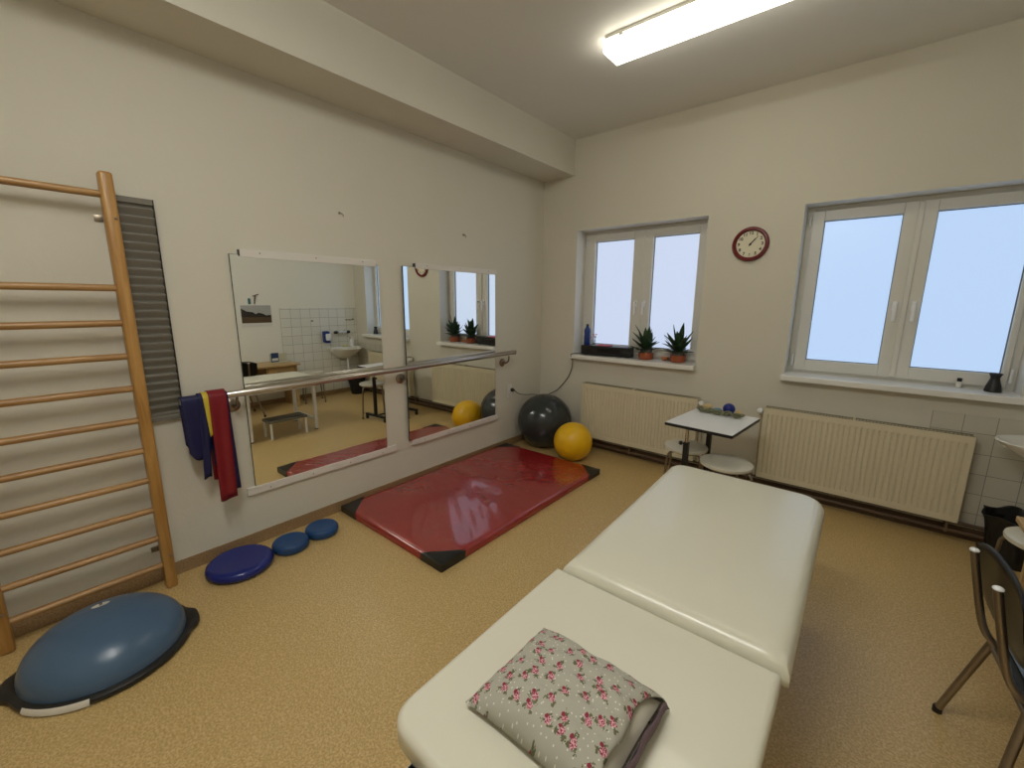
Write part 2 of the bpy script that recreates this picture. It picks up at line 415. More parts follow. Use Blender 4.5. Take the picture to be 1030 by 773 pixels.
# window wall with two openings: a grid of cells, openings left out, reveals of their own
W1 = (0.445, 1.765, 0.99, 2.345); W2 = (2.465, 3.75, 0.995, 2.345)
def cell_wall(xs, zs, holes):
    bm = BM()
    for i in range(len(xs)-1):
        for j in range(len(zs)-1):
            cx, cz = (xs[i]+xs[i+1])/2, (zs[j]+zs[j+1])/2
            if any(h[0] < cx < h[1] and h[2] < cz < h[3] for h in holes): continue
            v = [bm.verts.new(p) for p in ((xs[i], WY, zs[j]), (xs[i+1], WY, zs[j]), (xs[i+1], WY, zs[j+1]), (xs[i], WY, zs[j+1]))]
            bm.faces.new(v)
    bmesh.ops.remove_doubles(bm, verts=bm.verts, dist=1e-5)
    r = bmesh.ops.extrude_face_region(bm, geom=bm.faces[:])
    for v in [g for g in r['geom'] if isinstance(g, bmesh.types.BMVert)]: v.co.y += T
    for fc in bm.faces:
        n = fc.normal if fc.normal.length else None
    bm.normal_update()
    for fc in bm.faces:
        c = fc.calc_center_median()
        inside = any(h[0]-1e-3 < c.x < h[1]+1e-3 and h[2]-1e-3 < c.z < h[3]+1e-3 for h in holes)
        if inside and WY+0.01 < c.y < WY+T-0.01: fc.material_index = 1
    return bm
xs = sorted([0, XR] + [W1[0], W1[1], W2[0], W2[1]]); zs = [0, 0.99, 2.345, HC]
W2 = (2.465, 3.75, 0.99, 2.345)
struct('wall_window', cell_wall(xs, zs, [W1, W2]), None, mats=[M['wall'], M['reveal']])
b = BM(); box(b, (0, YB, 2.893), (0.388, WY, HC)); struct('trim_1', b, M['wall'])
b = BM(); box(b, (0, YB, 0), (0.008, WY-0.008, 0.082), 0.002); struct('baseboard_left', b, M['base'])
b = BM(); box(b, (0, WY-0.008, 0), (XR, WY, 0.085), 0.002); struct('baseboard_window', b, M['base_dark'])
b = BM(); box(b, (XR-0.008, YB, 0), (XR, WY-0.008, 0.07), 0.002); struct('baseboard_right', b, M['base'])
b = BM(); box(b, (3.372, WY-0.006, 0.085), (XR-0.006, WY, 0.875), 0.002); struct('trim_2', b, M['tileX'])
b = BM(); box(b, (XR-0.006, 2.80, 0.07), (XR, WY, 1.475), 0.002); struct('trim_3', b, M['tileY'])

def window(name, W, panes, meet, handles, pm):
    x0, x1, z0, z1 = W; zb = 1.03
    fy = 4.27
    bm = BM()
    for a, c in (((x0, fy, zb-0.04), (x0+0.05, fy+0.08, z1)), ((x1-0.05, fy, zb-0.04), (x1, fy+0.08, z1)),
                 ((x0+0.05, fy, z1-0.05), (x1-0.05, fy+0.08, z1)), ((x0+0.05, fy, zb-0.04), (x1-0.05, fy+0.08, zb+0.035))):
        box(bm, a, c, 0.003)
    fr = struct(name, bm, M['pvc'])
    sl = [(x0+0.042, meet-0.002), (meet+0.002, x1-0.042)]
    for k, (px0, px1) in enumerate(panes):
        sx0, sx1 = sl[k]; szb, szt = zb+0.022, z1-0.035; pz0, pz1 = 1.14, 2.235
        bm = BM(); sy0 = fy-0.022
        for a, c in (((sx0, sy0, szb), (px0, fy+0.05, szt)), ((px1, sy0, szb), (sx1, fy+0.05, szt)),
                     ((px0, sy0, pz1), (px1, fy+0.05, szt)), ((px0, sy0, szb), (px1, fy+0.05, pz0))):
            box(bm, a, c, 0.004)
        sa = obj('sash', bm, M['pvc'], fr)
        bm = BM()
        for a, c in (((px0, fy+0.008, pz0), (px0+0.005, fy+0.04, pz1)), ((px1-0.005, fy+0.008, pz0), (px1, fy+0.04, pz1)),
                     ((px0, fy+0.008, pz0), (px1, fy+0.04, pz0+0.005)), ((px0, fy+0.008, pz1-0.005), (px1, fy+0.04, pz1))):
            box(bm, a, c)
        obj('seal', bm, M['gasket'], sa)
        bm = BM(); box(bm, (px0, fy+0.02, pz0), (px1, fy+0.03, pz1)); obj('frosted_pane', bm, pm, sa)
        hx = handles[k]
        bm = BM(); box(bm, (hx-0.014, sy0-0.01, 1.55), (hx+0.014, sy0, 1.62), 0.004)
        box(bm, (hx-0.009, sy0-0.05, 1.585), (hx+0.009, sy0-0.005, 1.605), 0.004)
        box(bm, (hx-0.010, sy0-0.052, 1.475), (hx+0.010, sy0-0.036, 1.607), 0.005); obj('window_handle', bm, M['white'], sa)
        hxe = sx0-0.014 if k == 0 else sx1+0.014
        bm = BM()
        tube(bm, [(hxe, sy0+0.004, 1.085), (hxe, sy0+0.004, 1.18)], 0.008, 10); obj('hinge', bm, M['white'], fr, True)
        bm = BM(); tube(bm, [(hxe, sy0+0.004, 2.20), (hxe, sy0+0.004, 2.27)], 0.007, 10); obj('hinge', bm, M['white'], fr, True)
    bm = BM(); box(bm, (meet-0.016, fy-0.034, zb+0.03), (meet+0.016, fy-0.0225, z1-0.042), 0.005, 2); obj('meeting_strip', bm, M['pvc'], fr)
    return fr
window('window_1', W1, [(0.577, 1.018), (1.218, 1.652)], 1.117, (1.076, 1.164), M['pane1'])
window('window_2', W2, [(2.583, 3.046), (3.221, 3.676)], 3.135, (3.082, 3.184), M['pane2'])
b = BM(); box(b, (0.443, 4.0, 0.985), (1.772, 4.27, 1.03), 0.006); struct('trim_4', b, M['sill'])
b = BM(); box(b, (2.452, 3.995, 0.985), (3.80, 4.27, 1.03), 0.006); struct('trim_5', b, M['sill'])

# ================================================================== CEILING LAMPS
def ceiling_lamp(x0, x1, yc, label, dm):
    t = thing('ceiling_lamp', label, 'ceiling lamp', ((x0+x1)/2, yc, HC-0.09), group=None)
    bm = BM(); box(bm, (x0+0.01, yc-0.104, HC-0.020), (x1-0.01, yc+0.104, HC), 0.003); obj('lamp_body', bm, M['lamp_body'], t)
    bm = BM(); sec = [(-0.100, -0.020), (-0.100, -0.070), (-0.092, -0.090), (0.092, -0.090), (0.100, -0.070), (0.100, -0.020)]
    A = [bm.verts.new((x0, yc+y, HC+z)) for y, z in sec]; B = [bm.verts.new((x1, yc+y, HC+z)) for y, z in sec]
    bridge(bm, A, B); cap(bm, A[::-1]); cap(bm, B); obj('diffuser', bm, dm, t)
    for yy, xx in ((-0.100, x0+0.12), (-0.100, x1-0.12)):
        bm = BM(); box(bm, (xx-0.012, yc+yy-0.008, HC-0.034), (xx+0.012, yc+yy+0.004, HC-0.01), 0.002); obj('clip', bm, M['lamp_body'], t)
    return t
ceiling_lamp(1.442, 2.75, 2.795, 'long white fluorescent ceiling lamp, lit, the one nearer the windows', M['lamp'])
ceiling_lamp(1.47, 2.75, 0.10, 'long white fluorescent ceiling lamp farther from the windows, the second lamp away from the windows', M['lamp2'])

# ================================================================== WALL BARS
t = thing('wall_bars', 'pine gymnastic wall bars with round rungs fixed to the left wall', 'wall bars', (0.0, 0.1, 0))
RZ = [2.085, 1.652, 1.481, 1.315, 1.148, 0.978, 0.812, 0.645, 0.474, 0.305, 0.140]
for yy in (-0.192, 0.416):
    bm = BM(); box(bm, (0.062, yy-0.026, 0), (0.128, yy+0.026, 2.187), 0.012, 3); up = obj('upright', bm, M['wood'], t, 50)
    for zz in (1.985, 0.205):
        bm = BM(); tube(bm, [(0.0, yy-0.005, zz), (0.07, yy-0.005, zz)], 0.006, 8)
        box(bm, (0.0, yy-0.05, zz-0.016), (0.006, yy+0.01, zz+0.016), 0.001)
        obj('wall_bracket', bm, M['satin'], t, True)
        bm = BM(); sphere(bm, (0.13, yy+0.012, zz-0.008), 0.007, u=10, v=6); obj('bolt', bm, M['satin'], t, True)
for zz in RZ:
    bm = BM(); lathe(bm, [(0.0165, -0.21), (0.0172, 0.1), (0.0165, 0.42)], (0.095, 0, zz), 14, axis='Y', sx=1.15 ); obj('rung', bm, M['rung'], t, True)

# grey ribbed panel
bm = BM(); n = 27; z0, z1 = 0.938, 2.104; y0, y1 = 0.435, 0.596; prof = []
for i in range(n*8+1):
    s = i/(n*8); ph = (s*n) % 1.0
    d = 0.024 - 0.017*(1 if ph < 0.12 else (1-(ph-0.12)/0.88)**1.0 * -1 + 1 if False else max(0, 1-abs(ph-0.12)/0.62)) if 0.02 < s < 0.975 else 0.024
    prof.append((d, z0+(z1-z0)*s))
A = [bm.verts.new((d, y0, z)) for d, z in prof]; B = [bm.verts.new((d, y1, z)) for d, z in prof]
for i in range(len(A)-1): bm.faces.new((A[i], B[i], B[i+1], A[i+1]))
back = [bm.verts.new(p) for p in ((0.001, y0, z0), (0.001, y1, z0), (0.001, y1, z1), (0.001, y0, z1))]
bm.faces.new((back[0], back[1], B[0], A[0])); bm.faces.new((back[3], back[2], B[-1], A[-1])); bm.faces.new(back)
bm.faces.new([back[0]]+A+[back[3]]); bm.faces.new([back[1]]+B+[back[2]])
g = obj('ribbed_panel', bm, M['greyfoam']); tag(g, 'tall narrow grey ribbed panel on the wall behind the wall bars', 'panel')
bm = BM(); box(bm, (0.0, y1, z0), (0.026, y1+0.005, z1)); obj('edge_strip', bm, M['greyedge'], g)

# ================================================================== MIRRORS
def wall_mirror(y0, y1, z0, z1, rt, rb, label):
    t = thing('wall_mirror', label, 'mirror', (0, (y0+y1)/2, z0), group=None)
    tilt = MIRROR_TURN if y0 > 2 else 0.0
    c0 = Vector((0.006, (y0+y1)/2, 0)); TM = Matrix.Translation(c0+Vector((0.0085 if tilt else 0, 0, 0))) @ Matrix.Rotation(math.radians(tilt), 4, 'Z') @ Matrix.Translation(-c0)
    fx = 0.030 if tilt else 0.020
    bm = BM(); box(bm, (0.012, y0+0.002, z0), (0.0145, y1-0.002, z1), M4=TM); obj('mirror_glass', bm, M['mirror'], t)
    bm = BM(); box(bm, (0.001, y0, z0-0.002), (0.012, y1, z1+0.002), M4=TM); obj('backing', bm, M['mirror_edge'], t)
    for nm, (a0, a1, b0, b1), ns in (('top_rail', rt, 3), ('bottom_rail', rb, 4)):
        bm = BM(); box(bm, (0.0, a0, b0), (fx, a1, b1), 0.002); rl = obj(nm, bm, M['rail'], t)
        if ns == 3:
            bm = BM(); box(bm, (0.0, a0-0.009, b0+0.004), (fx-0.003, a0+0.001, b1-0.006), 0.001); obj('rail_end', bm, M['mirror_edge'], rl)
        for k in range(ns):
            yy = a0+(a1-a0)*(0.12+0.76*k/(ns-1)); zz = (b0+b1)/2-(0.004 if ns == 4 else -0.004)
            bm = BM(); lathe(bm, [(0.0045, fx-0.001), (0.0045, fx+0.0015), (0.002, fx+0.0025)], (0, yy, zz), 10, axis='X'); obj('screw', bm, M['satin'], rl)
wall_mirror(0.921, 1.918, 0.40, 1.864, (0.978, 1.898, 1.852, 1.900), (0.872, 2.005, 0.352, 0.402), 'wide wall mirror in white rails next to the wall bars')
wall_mirror(2.133, 3.254, 0.405, 1.872, (2.262, 3.262, 1.862, 1.908), (2.163, 3.272, 0.360, 0.407), 'wall mirror in white rails nearest the window wall corner')
for (yy, zz, lab) in ((1.645, 2.200, 'small bent screw left in the wall above the wide mirror'), (2.84, 2.193, 'small bent screw left in the wall above the mirror by the corner')):
    bm = BM(); tube(bm, [(-0.002, yy, zz), (0.014, yy, zz), (0.018, yy+0.012, zz-0.008), (0.018, yy+0.014, zz-0.022)], 0.0035, 8)
    lathe(bm, [(0.009, 0.0), (0.009, 0.003)], (0, yy-0.006, zz+0.002), 10, axis='X'); tag(obj('wall_screw', bm, M['satin'], None, True), lab, 'screw')

# barre
t = thing('barre', 'long steel ballet barre handrail crossing both wall mirrors', 'handrail', (0, 2.0, 1.075))
bm = BM(); tube(bm, [(0.097, 0.572, 1.045), (0.097, 0.577, 1.045), (0.097, 3.477, 1.069), (0.097, 3.482, 1.069)], [0.018, 0.0215, 0.0215, 0.018], 20); obj('rail_tube', bm, M['steel'], t, True)
for yy in (0.850, 2.082, 3.378):
    bm = BM(); lathe(bm, [(0.042, 0.0), (0.042, 0.006), (0.036, 0.012), (0.012, 0.016)], (0, yy, 0.960), 24, axis='X')
    tube(bm, [(0.01, yy, 0.960), (0.055, yy, 0.960), (0.090, yy, 0.985), (0.097, yy, 1.040)], 0.008, 10, 6); obj('barre_bracket', bm, M['satin'], t, True)

# resistance bands draped over the barre
def drape(y0, y1, zf, zb, m, name, label, xoff=0.0, wav=0.006, skew=0.0, taper=0.0, ph=0.0, parent=None, rnd_=0.0):
    bm = BM(); R = 0.026+xoff; cx, cz = 0.097, 1.045; pts = []
    nf = 14
    for i in range(nf): pts.append((cx+R, zf+(cz-zf)*i/nf))
    for i in range(9): a = PI*i/8; pts.append((cx+R*math.cos(a), cz+R*math.sin(a)))
    for i in range(1, nf): pts.append((cx-R, cz+(zb-cz)*i/nf))
    ny = 9; G = []
    for i, (x, z) in enumerate(pts):
        row = []
        fall = max(0, (cz-z))
        for j in range(ny):
            s = j/(ny-1); yy = y0+(y1-y0)*(0.5+(s-0.5)*(1-taper*fall))+skew*fall
            row.append(bm.verts.new((x+wav*math.sin(s*9+ph)*min(1, fall*6), yy, z-0.006*math.sin(s*5+ph)*(fall > 0.2)+rnd_*abs(2*s-1)**2.5*min(1, fall*3))))
        G.append(row)
    for i in range(len(G)-1):
        for j in range(ny-1): bm.faces.new((G[i][j], G[i][j+1], G[i+1][j+1], G[i+1][j]))
    o = obj(name, bm, m, parent, 80)
    md = o.modifiers.new('s', 'SOLIDIFY'); md.thickness = 0.0022; md.offset = 0
    if parent is None: tag(o, label, 'exercise band')
    return o
drape(0.572, 0.682, 0.70, 0.72, M['band_blue'], 'resistance_band', 'wide blue exercise band hanging at the left end of the barre', 0.0, 0.003, 0.02, rnd_=0.05)
bm = BM(); pts = []
G = []
for i in range(17):
    a = PI*i/16; z = 0.71-0.035*math.sin(a); x = 0.142-0.052*(i/16)
    G.append([bm.verts.new((x, 0.582+(0.10)*s/6, z)) for s in range(7)])
bm.free()
drape(0.655, 0.694, 0.585, 0.80, M['band_blue'], 'resistance_band', 'narrow blue exercise band tail hanging below the wide blue band', 0.0085, 0.001, -0.06, ph=1.0)
drape(0.672, 0.722, 0.83, 0.90, M['band_yellow'], 'resistance_band', 'yellow exercise band peeping out between the blue and red bands', 0.0115, 0.001, 0.03, taper=1.0, ph=2)
drape(0.694, 0.796, 0.465, 0.60, M['band_blue'], 'resistance_band', 'long blue exercise band hanging behind the red band', 0.002, 0.002, 0.02, ph=.7)
drape(0.697, 0.786, 0.425, 0.50, M['band_red'], 'resistance_band', 'long red exercise band hanging over the barre end', 0.017, 0.004, -0.01, ph=.3)

# ================================================================== SOCKET + CABLE
t = thing('wall_socket', 'white wall socket beside the grey exercise ball', 'socket', (0, 3.495, 0.62))
bm = BM(); box(bm, (0, 3.455, 0.548), (0.012, 3.535, 0.700), 0.004); obj('cover_plate', bm, M['socket'], t)
bm = BM(); lathe(bm, [(0.028, 0.012), (0.026, 0.006), (0.026, 0.0125)], (0, 3.495, 0.585), 20, axis='X'); obj('socket_well', bm, M['pvc'], t)
bm = BM(); lathe(bm, [(0.021, 0.012), (0.021, 0.03), (0.013, 0.045), (0.007, 0.055)], (0, 3.526, 0.640), 16, axis='X')
pl = tag(obj('power_plug', bm, M['black'], None, True), 'black plug in the wall socket with a cable to the stereo', 'plug')
bm = BM(); tube(bm, [(0.05, 3.526, 0.640), (0.08, 3.57, 0.60), (0.05, 3.72, 0.56), (0.03, 3.90, 0.53), (0.08, 4.04, 0.50), (0.18, 4.066, 0.545), (0.27, 4.067, 0.605), (0.39, 4.065, 0.745), (0.44, 4.06, 0.85), (0.462, 4.045, 0.95), (0.468, 3.994, 1.012), (0.478, 4.01, 1.036), (0.52, 4.16, 1.036), (0.58, 4.19, 1.05)], 0.0042, 8, 6)
tag(obj('power_cable', bm, M['cable'], pl, True), 'thin black cable', 'cable'); 
del bpy.data.objects['power_cable']['category']

# ================================================================== RADIATORS
def radiator(x0, x1, z0, z1, label, vside):
    yf = 3.962; yb = 4.05
    t = thing('radiator', label, 'radiator', ((x0+x1)/2, 4.0, z0))
    n = int(round((x1-x0-0.04)/0.0335)); pitch = (x1-x0-0.04)/n
    bm = BM(); cols = [(x0, 0), (x0+0.02, 0)]
    for i in range(n):
        a = x0+0.02+i*pitch
        cols += [(a+pitch*0.30, 0), (a+pitch*0.42, 1), (a+pitch*0.58, 1), (a+pitch*0.70, 0)]
    cols += [(x1-0.02, 0), (x1, 0)]
    rows = [(z0, 0), (z0+0.045, 0), (z0+0.052, 1), (z1-0.052, 1), (z1-0.045, 0), (z1, 0)]
    G = [[bm.verts.new((x, yf+0.0075*dx*dz, z)) for x, dx in cols] for z, dz in rows]
    for i in range(len(rows)-1):
        for j in range(len(cols)-1): bm.faces.new((G[i][j], G[i][j+1], G[i+1][j+1], G[i+1][j]))
    r = bmesh.ops.extrude_edge_only(bm, edges=[e for e in bm.edges if e.is_boundary])
    for v in [g for g in r['geom'] if isinstance(g, bmesh.types.BMVert)]: v.co.y = yf+0.016
    obj('front_panel', bm, M['radiator'], t)
    bm = BM(); box(bm, (x0+0.01, yb-0.012, z0), (x1-0.01, yb, z1-0.006), 0.003); obj('rear_panel', bm, M['radiator'], t)
    for a, c in ((x0-0.003, x0+0.004), (x1-0.004, x1+0.003)):
        bm = BM(); box(bm, (a, yf+0.004, z0+0.004), (c, yb-0.004, z1+0.002), 0.002); obj('side_panel', bm, M['radiator'], t)
    bm = BM(); k = 60
    box(bm, (x0, yf+0.012, z1-0.004), (x1, yf+0.020, z1+0.004), 0.001); box(bm, (x0, yb-0.010, z1-0.004), (x1, yb, z1+0.004), 0.001)
    for i in range(k):
        xx = x0+0.01+(x1-x0-0.02)*(i+0.5)/k; box(bm, (xx-0.003, yf+0.018, z1-0.002), (xx+0.003, yb-0.006, z1+0.002))
    obj('top_grille', bm, M['raddark'], t)
    xm = (x0+x1)/2-0.02
    bm = BM(); box(bm, (xm-0.008, yf+0.008, z1-0.006), (xm+0.008, yb+0.005, z1+0.012), 0.002); obj('top_clip', bm, M['radiator'], t)
    s = 1 if vside == 'R' else -1; xe = x1 if s > 0 else x0
    bm = BM(); tube(bm, [(xe, 4.01, z1-0.035), (xe+s*0.028, 4.01, z1-0.035)], 0.011, 10); tube(bm, [(xe+s*0.028, 4.01, z1-0.035), (xe+s*0.028, 4.03, 0.132)], 0.008, 10); obj('valve_pipe', bm, M['radiator'], t, True)
    bm = BM(); lathe(bm, [(0.014, 0), (0.022, -0.012), (0.023, -0.045), (0.016, -0.055), (0, -0.057)], (xe+s*0.028, 4.005, z1-0.03), 16, axis='Y'); obj('valve_knob', bm, M['white'], t, True)
radiator(0.640, 1.850, 0.145, 0.735, 'long cream panel radiator below the window with potted plants', 'R')
radiator(2.375, 3.583, 0.143, 0.748, 'long cream panel radiator below the window with the dark vase', 'L')
t = thing('heating_pipe', 'brown painted heating pipes running low along the window wall', 'pipe', (2, 4.02, 0.09), group=None)
for yy, zz in ((4.045, 0.118), (4.028, 0.058)):
    bm = BM(); tube(bm, [(0.02, yy, zz), (4.07, yy, zz)], 0.011, 10); obj('pipe_run', bm, M['pipe'], t, True)
for xx in (1.2, 2.3, 3.543):
    bm = BM(); box(bm, (xx-0.008, 4.014, 0.045), (xx+0.008, 4.078, 0.132), 0.002); obj('pipe_clip', bm, M['satin'], t)

# ================================================================== CLOCK
t = thing('wall_clock', 'round wall clock with dark red rim between the two windows', 'clock', (2.117, WY, 2.077))
cx, cz, R = 2.117, 2.077, 0.137
bm = BM(); lathe(bm, [(R, 0), (R, -0.020), (R-0.008, -0.032), (R-0.020, -0.034), (R-0.030, -0.022), (R-0.032, -0.010)], (cx, WY, cz), 48, axis='Y', cap1=False); obj('clock_rim', bm, M['clock_red'], t, True)
bm = BM(); lathe(bm, [(R-0.028, -0.004), (R-0.028, -0.012)], (cx, WY, cz), 48, axis='Y'); fa = obj('clock_face', bm, M['clock_face'], t)
for h in range(1, 13):
    cu = bpy.data.curves.new('numeral', 'FONT'); cu.body = str(h); cu.size = 0.034; cu.align_x = 'CENTER'; cu.align_y = 'CENTER'; cu.extrude = 0.0005; cu.offset = 0.0013
    tmp = bpy.data.objects.new('tmp', cu); me = bpy.data.meshes.new_from_object(tmp); bpy.data.objects.remove(tmp)
    a = h*PI/6; px, pz = cx+0.087*math.sin(a), cz+0.087*math.cos(a)
    me.transform(Matrix.Translation((px, WY-0.0128, pz)) @ Matrix.Rotation(PI/2, 4, 'X'))
    me.materials.append(M['ink']); o = bpy.data.objects.new('numeral', me); COL.objects.link(o); o.parent = fa
def hand(name, ang, ln, w, y):
    bm = BM(); d = Vector((math.sin(ang), 0, math.cos(ang))); s = Vector((math.cos(ang), 0, -math.sin(ang)))
    c = Vector((cx, y, cz)); v = [c-d*0.015-s*w, c-d*0.015+s*w, c+d*ln+s*w*0.4, c+d*ln-s*w*0.4]
    A = [bm.verts.new(p) for p in v]; B = [bm.verts.new(p+Vector((0, -0.001, 0))) for p in v]
    bridge(bm, A, B); cap(bm, A); cap(bm, B[::-1]); obj(name, bm, M['black'], t)
hand('minute_hand', math.radians(42), 0.082, 0.004, WY-0.017); hand('hour_hand', math.radians(37), 0.055, 0.0055, WY-0.0145)
bm = BM(); lathe(bm, [(0.008, -0.012), (0.008, -0.020), (0, -0.021)], (cx, WY, cz), 16, axis='Y'); obj('hub', bm, M['black'], t)

# ================================================================== GYM MAT
x0, x1, y0, y1 = 0.022, 1.180, 1.484, 3.425
t = thing('gym_mat', 'red vinyl exercise mat with black corners on the floor below the mirrors', 'exercise mat', ((x0+x1)/2, (y0+y1)/2, 0))
bm = BM(); nx, ny = 44, 72; H = 0.057; ck = 0.20
def matz(x, y):
    yc = 2.52
    z = H - 0.007*math.exp(-((y-yc)/0.012)**2) + 0.006*math.exp(-((y-yc)/0.07)**2)
    z += 0.0022*math.sin(7*x+3*y)+0.0018*math.sin(11*y-5*x+1.0)
    for (a, bb, k, amp) in ((0.95, 1.78, 0.03, 0.004), (0.85, 1.68, 0.025, 0.003), (1.0, 1.92, 0.03, -0.004), (0.75, 1.9, 0.10, 0.003), (0.9, 2.15, 0.05, 0.005), (0.45, 2.05, 0.06, -0.003), (0.7, 2.95, 0.07, 0.0025)):
        z += 1.3*amp*math.exp(-(((x-a)*0.6+(y-bb)*0.8)/k*2.2)**2-(((x-a)*0.8-(y-bb)*0.6)/0.30)**2)
    e = min(x-x0, x1-x, y-y0, y1-y)
    if e < 0.02: z -= 0.014*(1-max(e, 0)/0.02)**2
    return z
G = []
def gs(a, bq, n):
    return [a+(bq-a)*i/n for i in range(n+1)]
XS = [x0, x0+0.004, x0+0.010]+gs(x0+0.02, x1-0.02, nx)+[x1-0.010, x1-0.004, x1]
YS = [y0, y0+0.004, y0+0.010]+gs(y0+0.02, y1-0.02, ny)+[y1-0.010, y1-0.004, y1]
G = [[bm.verts.new((x, y, matz(x, y))) for x in XS] for y in YS]
for i in range(len(YS)-1):
    for j in range(len(XS)-1): bm.faces.new((G[i][j], G[i][j+1], G[i+1][j+1], G[i+1][j]))
r = bmesh.ops.extrude_edge_only(bm, edges=[e for e in bm.edges if e.is_boundary])
nv = [g for g in r['geom'] if isinstance(g, bmesh.types.BMVert)]
for v in nv: v.co.z = 0.004
bm.edges.ensure_lookup_table(); low = [e for e in bm.edges if e.is_boundary]
bmesh.ops.contextual_create(bm, geom=low)
obj('mat_cover', bm, M['mat_red'], t, 60)
for sx, sy in ((0, 0), (1, 0), (0, 1), (1, 1)):
    bm = BM(); X0 = x1+0.003 if sx else x0-0.003; Y0 = y1+0.003 if sy else y0-0.003; dx = -1 if sx else 1; dy = -1 if sy else 1
    n = 10; rows = []
    for i in range(n+1):
        m_ = n-i; row = []
        for j in range(m_+1):
            X = X0+dx*ck*i/n; Y = Y0+dy*ck*j/n; row.append((X, Y))
        rows.append(row)
    V = [[bm.verts.new((X, Y, matz(min(max(X, x0+0.009), x1-0.009), min(max(Y, y0+0.009), y1-0.009))+0.0016)) for X, Y in row] for row in rows]
    for i in range(n):
        for j in range(len(V[i+1])):
            bm.faces.new((V[i][j], V[i+1][j], V[i][j+1]))
            if j+1 < len(V[i+1]): bm.faces.new((V[i+1][j], V[i+1][j+1], V[i][j+1]))
    sides = [e for e in bm.edges if e.is_boundary and (all(abs(v.co.x-X0) < 1e-6 for v in e.verts) or all(abs(v.co.y-Y0) < 1e-6 for v in e.verts))]
    r = bmesh.ops.extrude_edge_only(bm, edges=sides)
    for v in [g for g in r['geom'] if isinstance(g, bmesh.types.BMVert)]: v.co.z = 0.003
    obj('mat_corner', bm, M['mat_black'], t, 60)

# ================================================================== BALLS
def gym_ball(c, R, m, label, name='exercise_ball'):
    bm = BM(); sphere(bm, (0, 0, 0), R, u=64, v=40)
    for v in bm.verts:
        if v.co.z < -R*0.97: v.co.z = -R*0.97
        v.co.z += R*0.97
    o = obj(name, bm, m, None, True); o.location = c; tag(o, label, 'exercise ball')
    bm = BM(); lathe(bm, [(0.012, 0), (0.012, 0.003), (0.006, 0.006), (0, 0.006)], (0, 0, 0), 12); pl = obj('air_plug', bm, M['white'], None, True)
    pl.parent = o; pl.rotation_euler = (2.0, 0, 2.2)
    d = Matrix.Rotation(2.2, 3, 'Z') @ Matrix.Rotation(2.0, 3, 'X') @ Vector((0, 0, 1)); pl.location = d*(R-0.002)+Vector((0, 0, R*0.97))
gym_ball((0.302, 3.757, 0), 0.301, M['ball_grey'], 'large dark grey exercise ball in the corner between mirror and radiator')
gym_ball((0.770, 3.605, 0), 0.197, M['ball_yellow'], 'smaller yellow exercise ball at the far end of the red mat')

# ================================================================== BALANCE DISCS AND DOME
def disc(c, R, h, m, name, label):
    bm = BM()
    lathe(bm, [(R*0.5, 0), (R*0.86, 0.002), (R*0.96, h*0.22), (R, h*0.5), (R*0.97, h*0.78), (R*0.90, h*0.95), (R*0.84, h), (R*0.75, h*0.985), (R*0.5, h*0.93), (R*0.2, h*0.9), (0, h*0.9)], (0, 0, 0), 56)
    o = obj(name, bm, m, None, True); o.location = c; tag(o, label, 'balance cushion'); return o
disc((0.215, 0.728, 0), 0.178, 0.062, M['navy'], 'balance_cushion', 'large glossy navy balance cushion next to the blue dome trainer')
disc((0.228, 1.018, 0), 0.110, 0.062, M['blue'], 'balance_cushion', 'small mid blue balance cushion, between the navy one and the other small one')
disc((0.207, 1.236, 0), 0.108, 0.062, M['blue'], 'balance_cushion', 'small mid blue balance cushion nearest the red mat')
BX, BY = 0.470, 0.110
t = thing('balance_dome', 'blue inflated balance dome on a black base in front of the wall bars', 'balance trainer', (BX, BY, 0))
t['_local'] = 1; LOCALS.append(t)
bm = BM(); n = 96; prof = []
def bo(a, rr):
    k = max(0, abs(math.cos(a))-0.955)/0.045
    return rr*(1+0.085*min(1, k*1.4))
levels = [(0.285, 0.0), (0.303, 0.004), (0.309, 0.014), (0.307, 0.026), (0.294, 0.034), (0.27, 0.036)]
prev = None
HA = math.radians(82)
for rr, z in levels:
    Rg = [bm.verts.new((bo(2*PI*i/n, rr)*math.cos(2*PI*i/n+HA), bo(2*PI*i/n, rr)*math.sin(2*PI*i/n+HA), z)) for i in range(n)]
    if prev: bridge(bm, prev, Rg)
    else: cap(bm, Rg[::-1])
    prev = Rg
cap(bm, prev); obj('base_rim', bm, M['black'], t, True)
bm = BM(); Rd, hd = 0.283, 0.175; prof = []
for i in range(25):
    a = PI/2*i/24; prof.append((Rd*math.cos(a)**0.9 if i < 24 else 0, 0.034+hd*math.sin(a)**0.95))
lathe(bm, prof, (0, 0, 0), 72, cap0=True); dm = obj('dome', bm, M['bosu'], t, True)
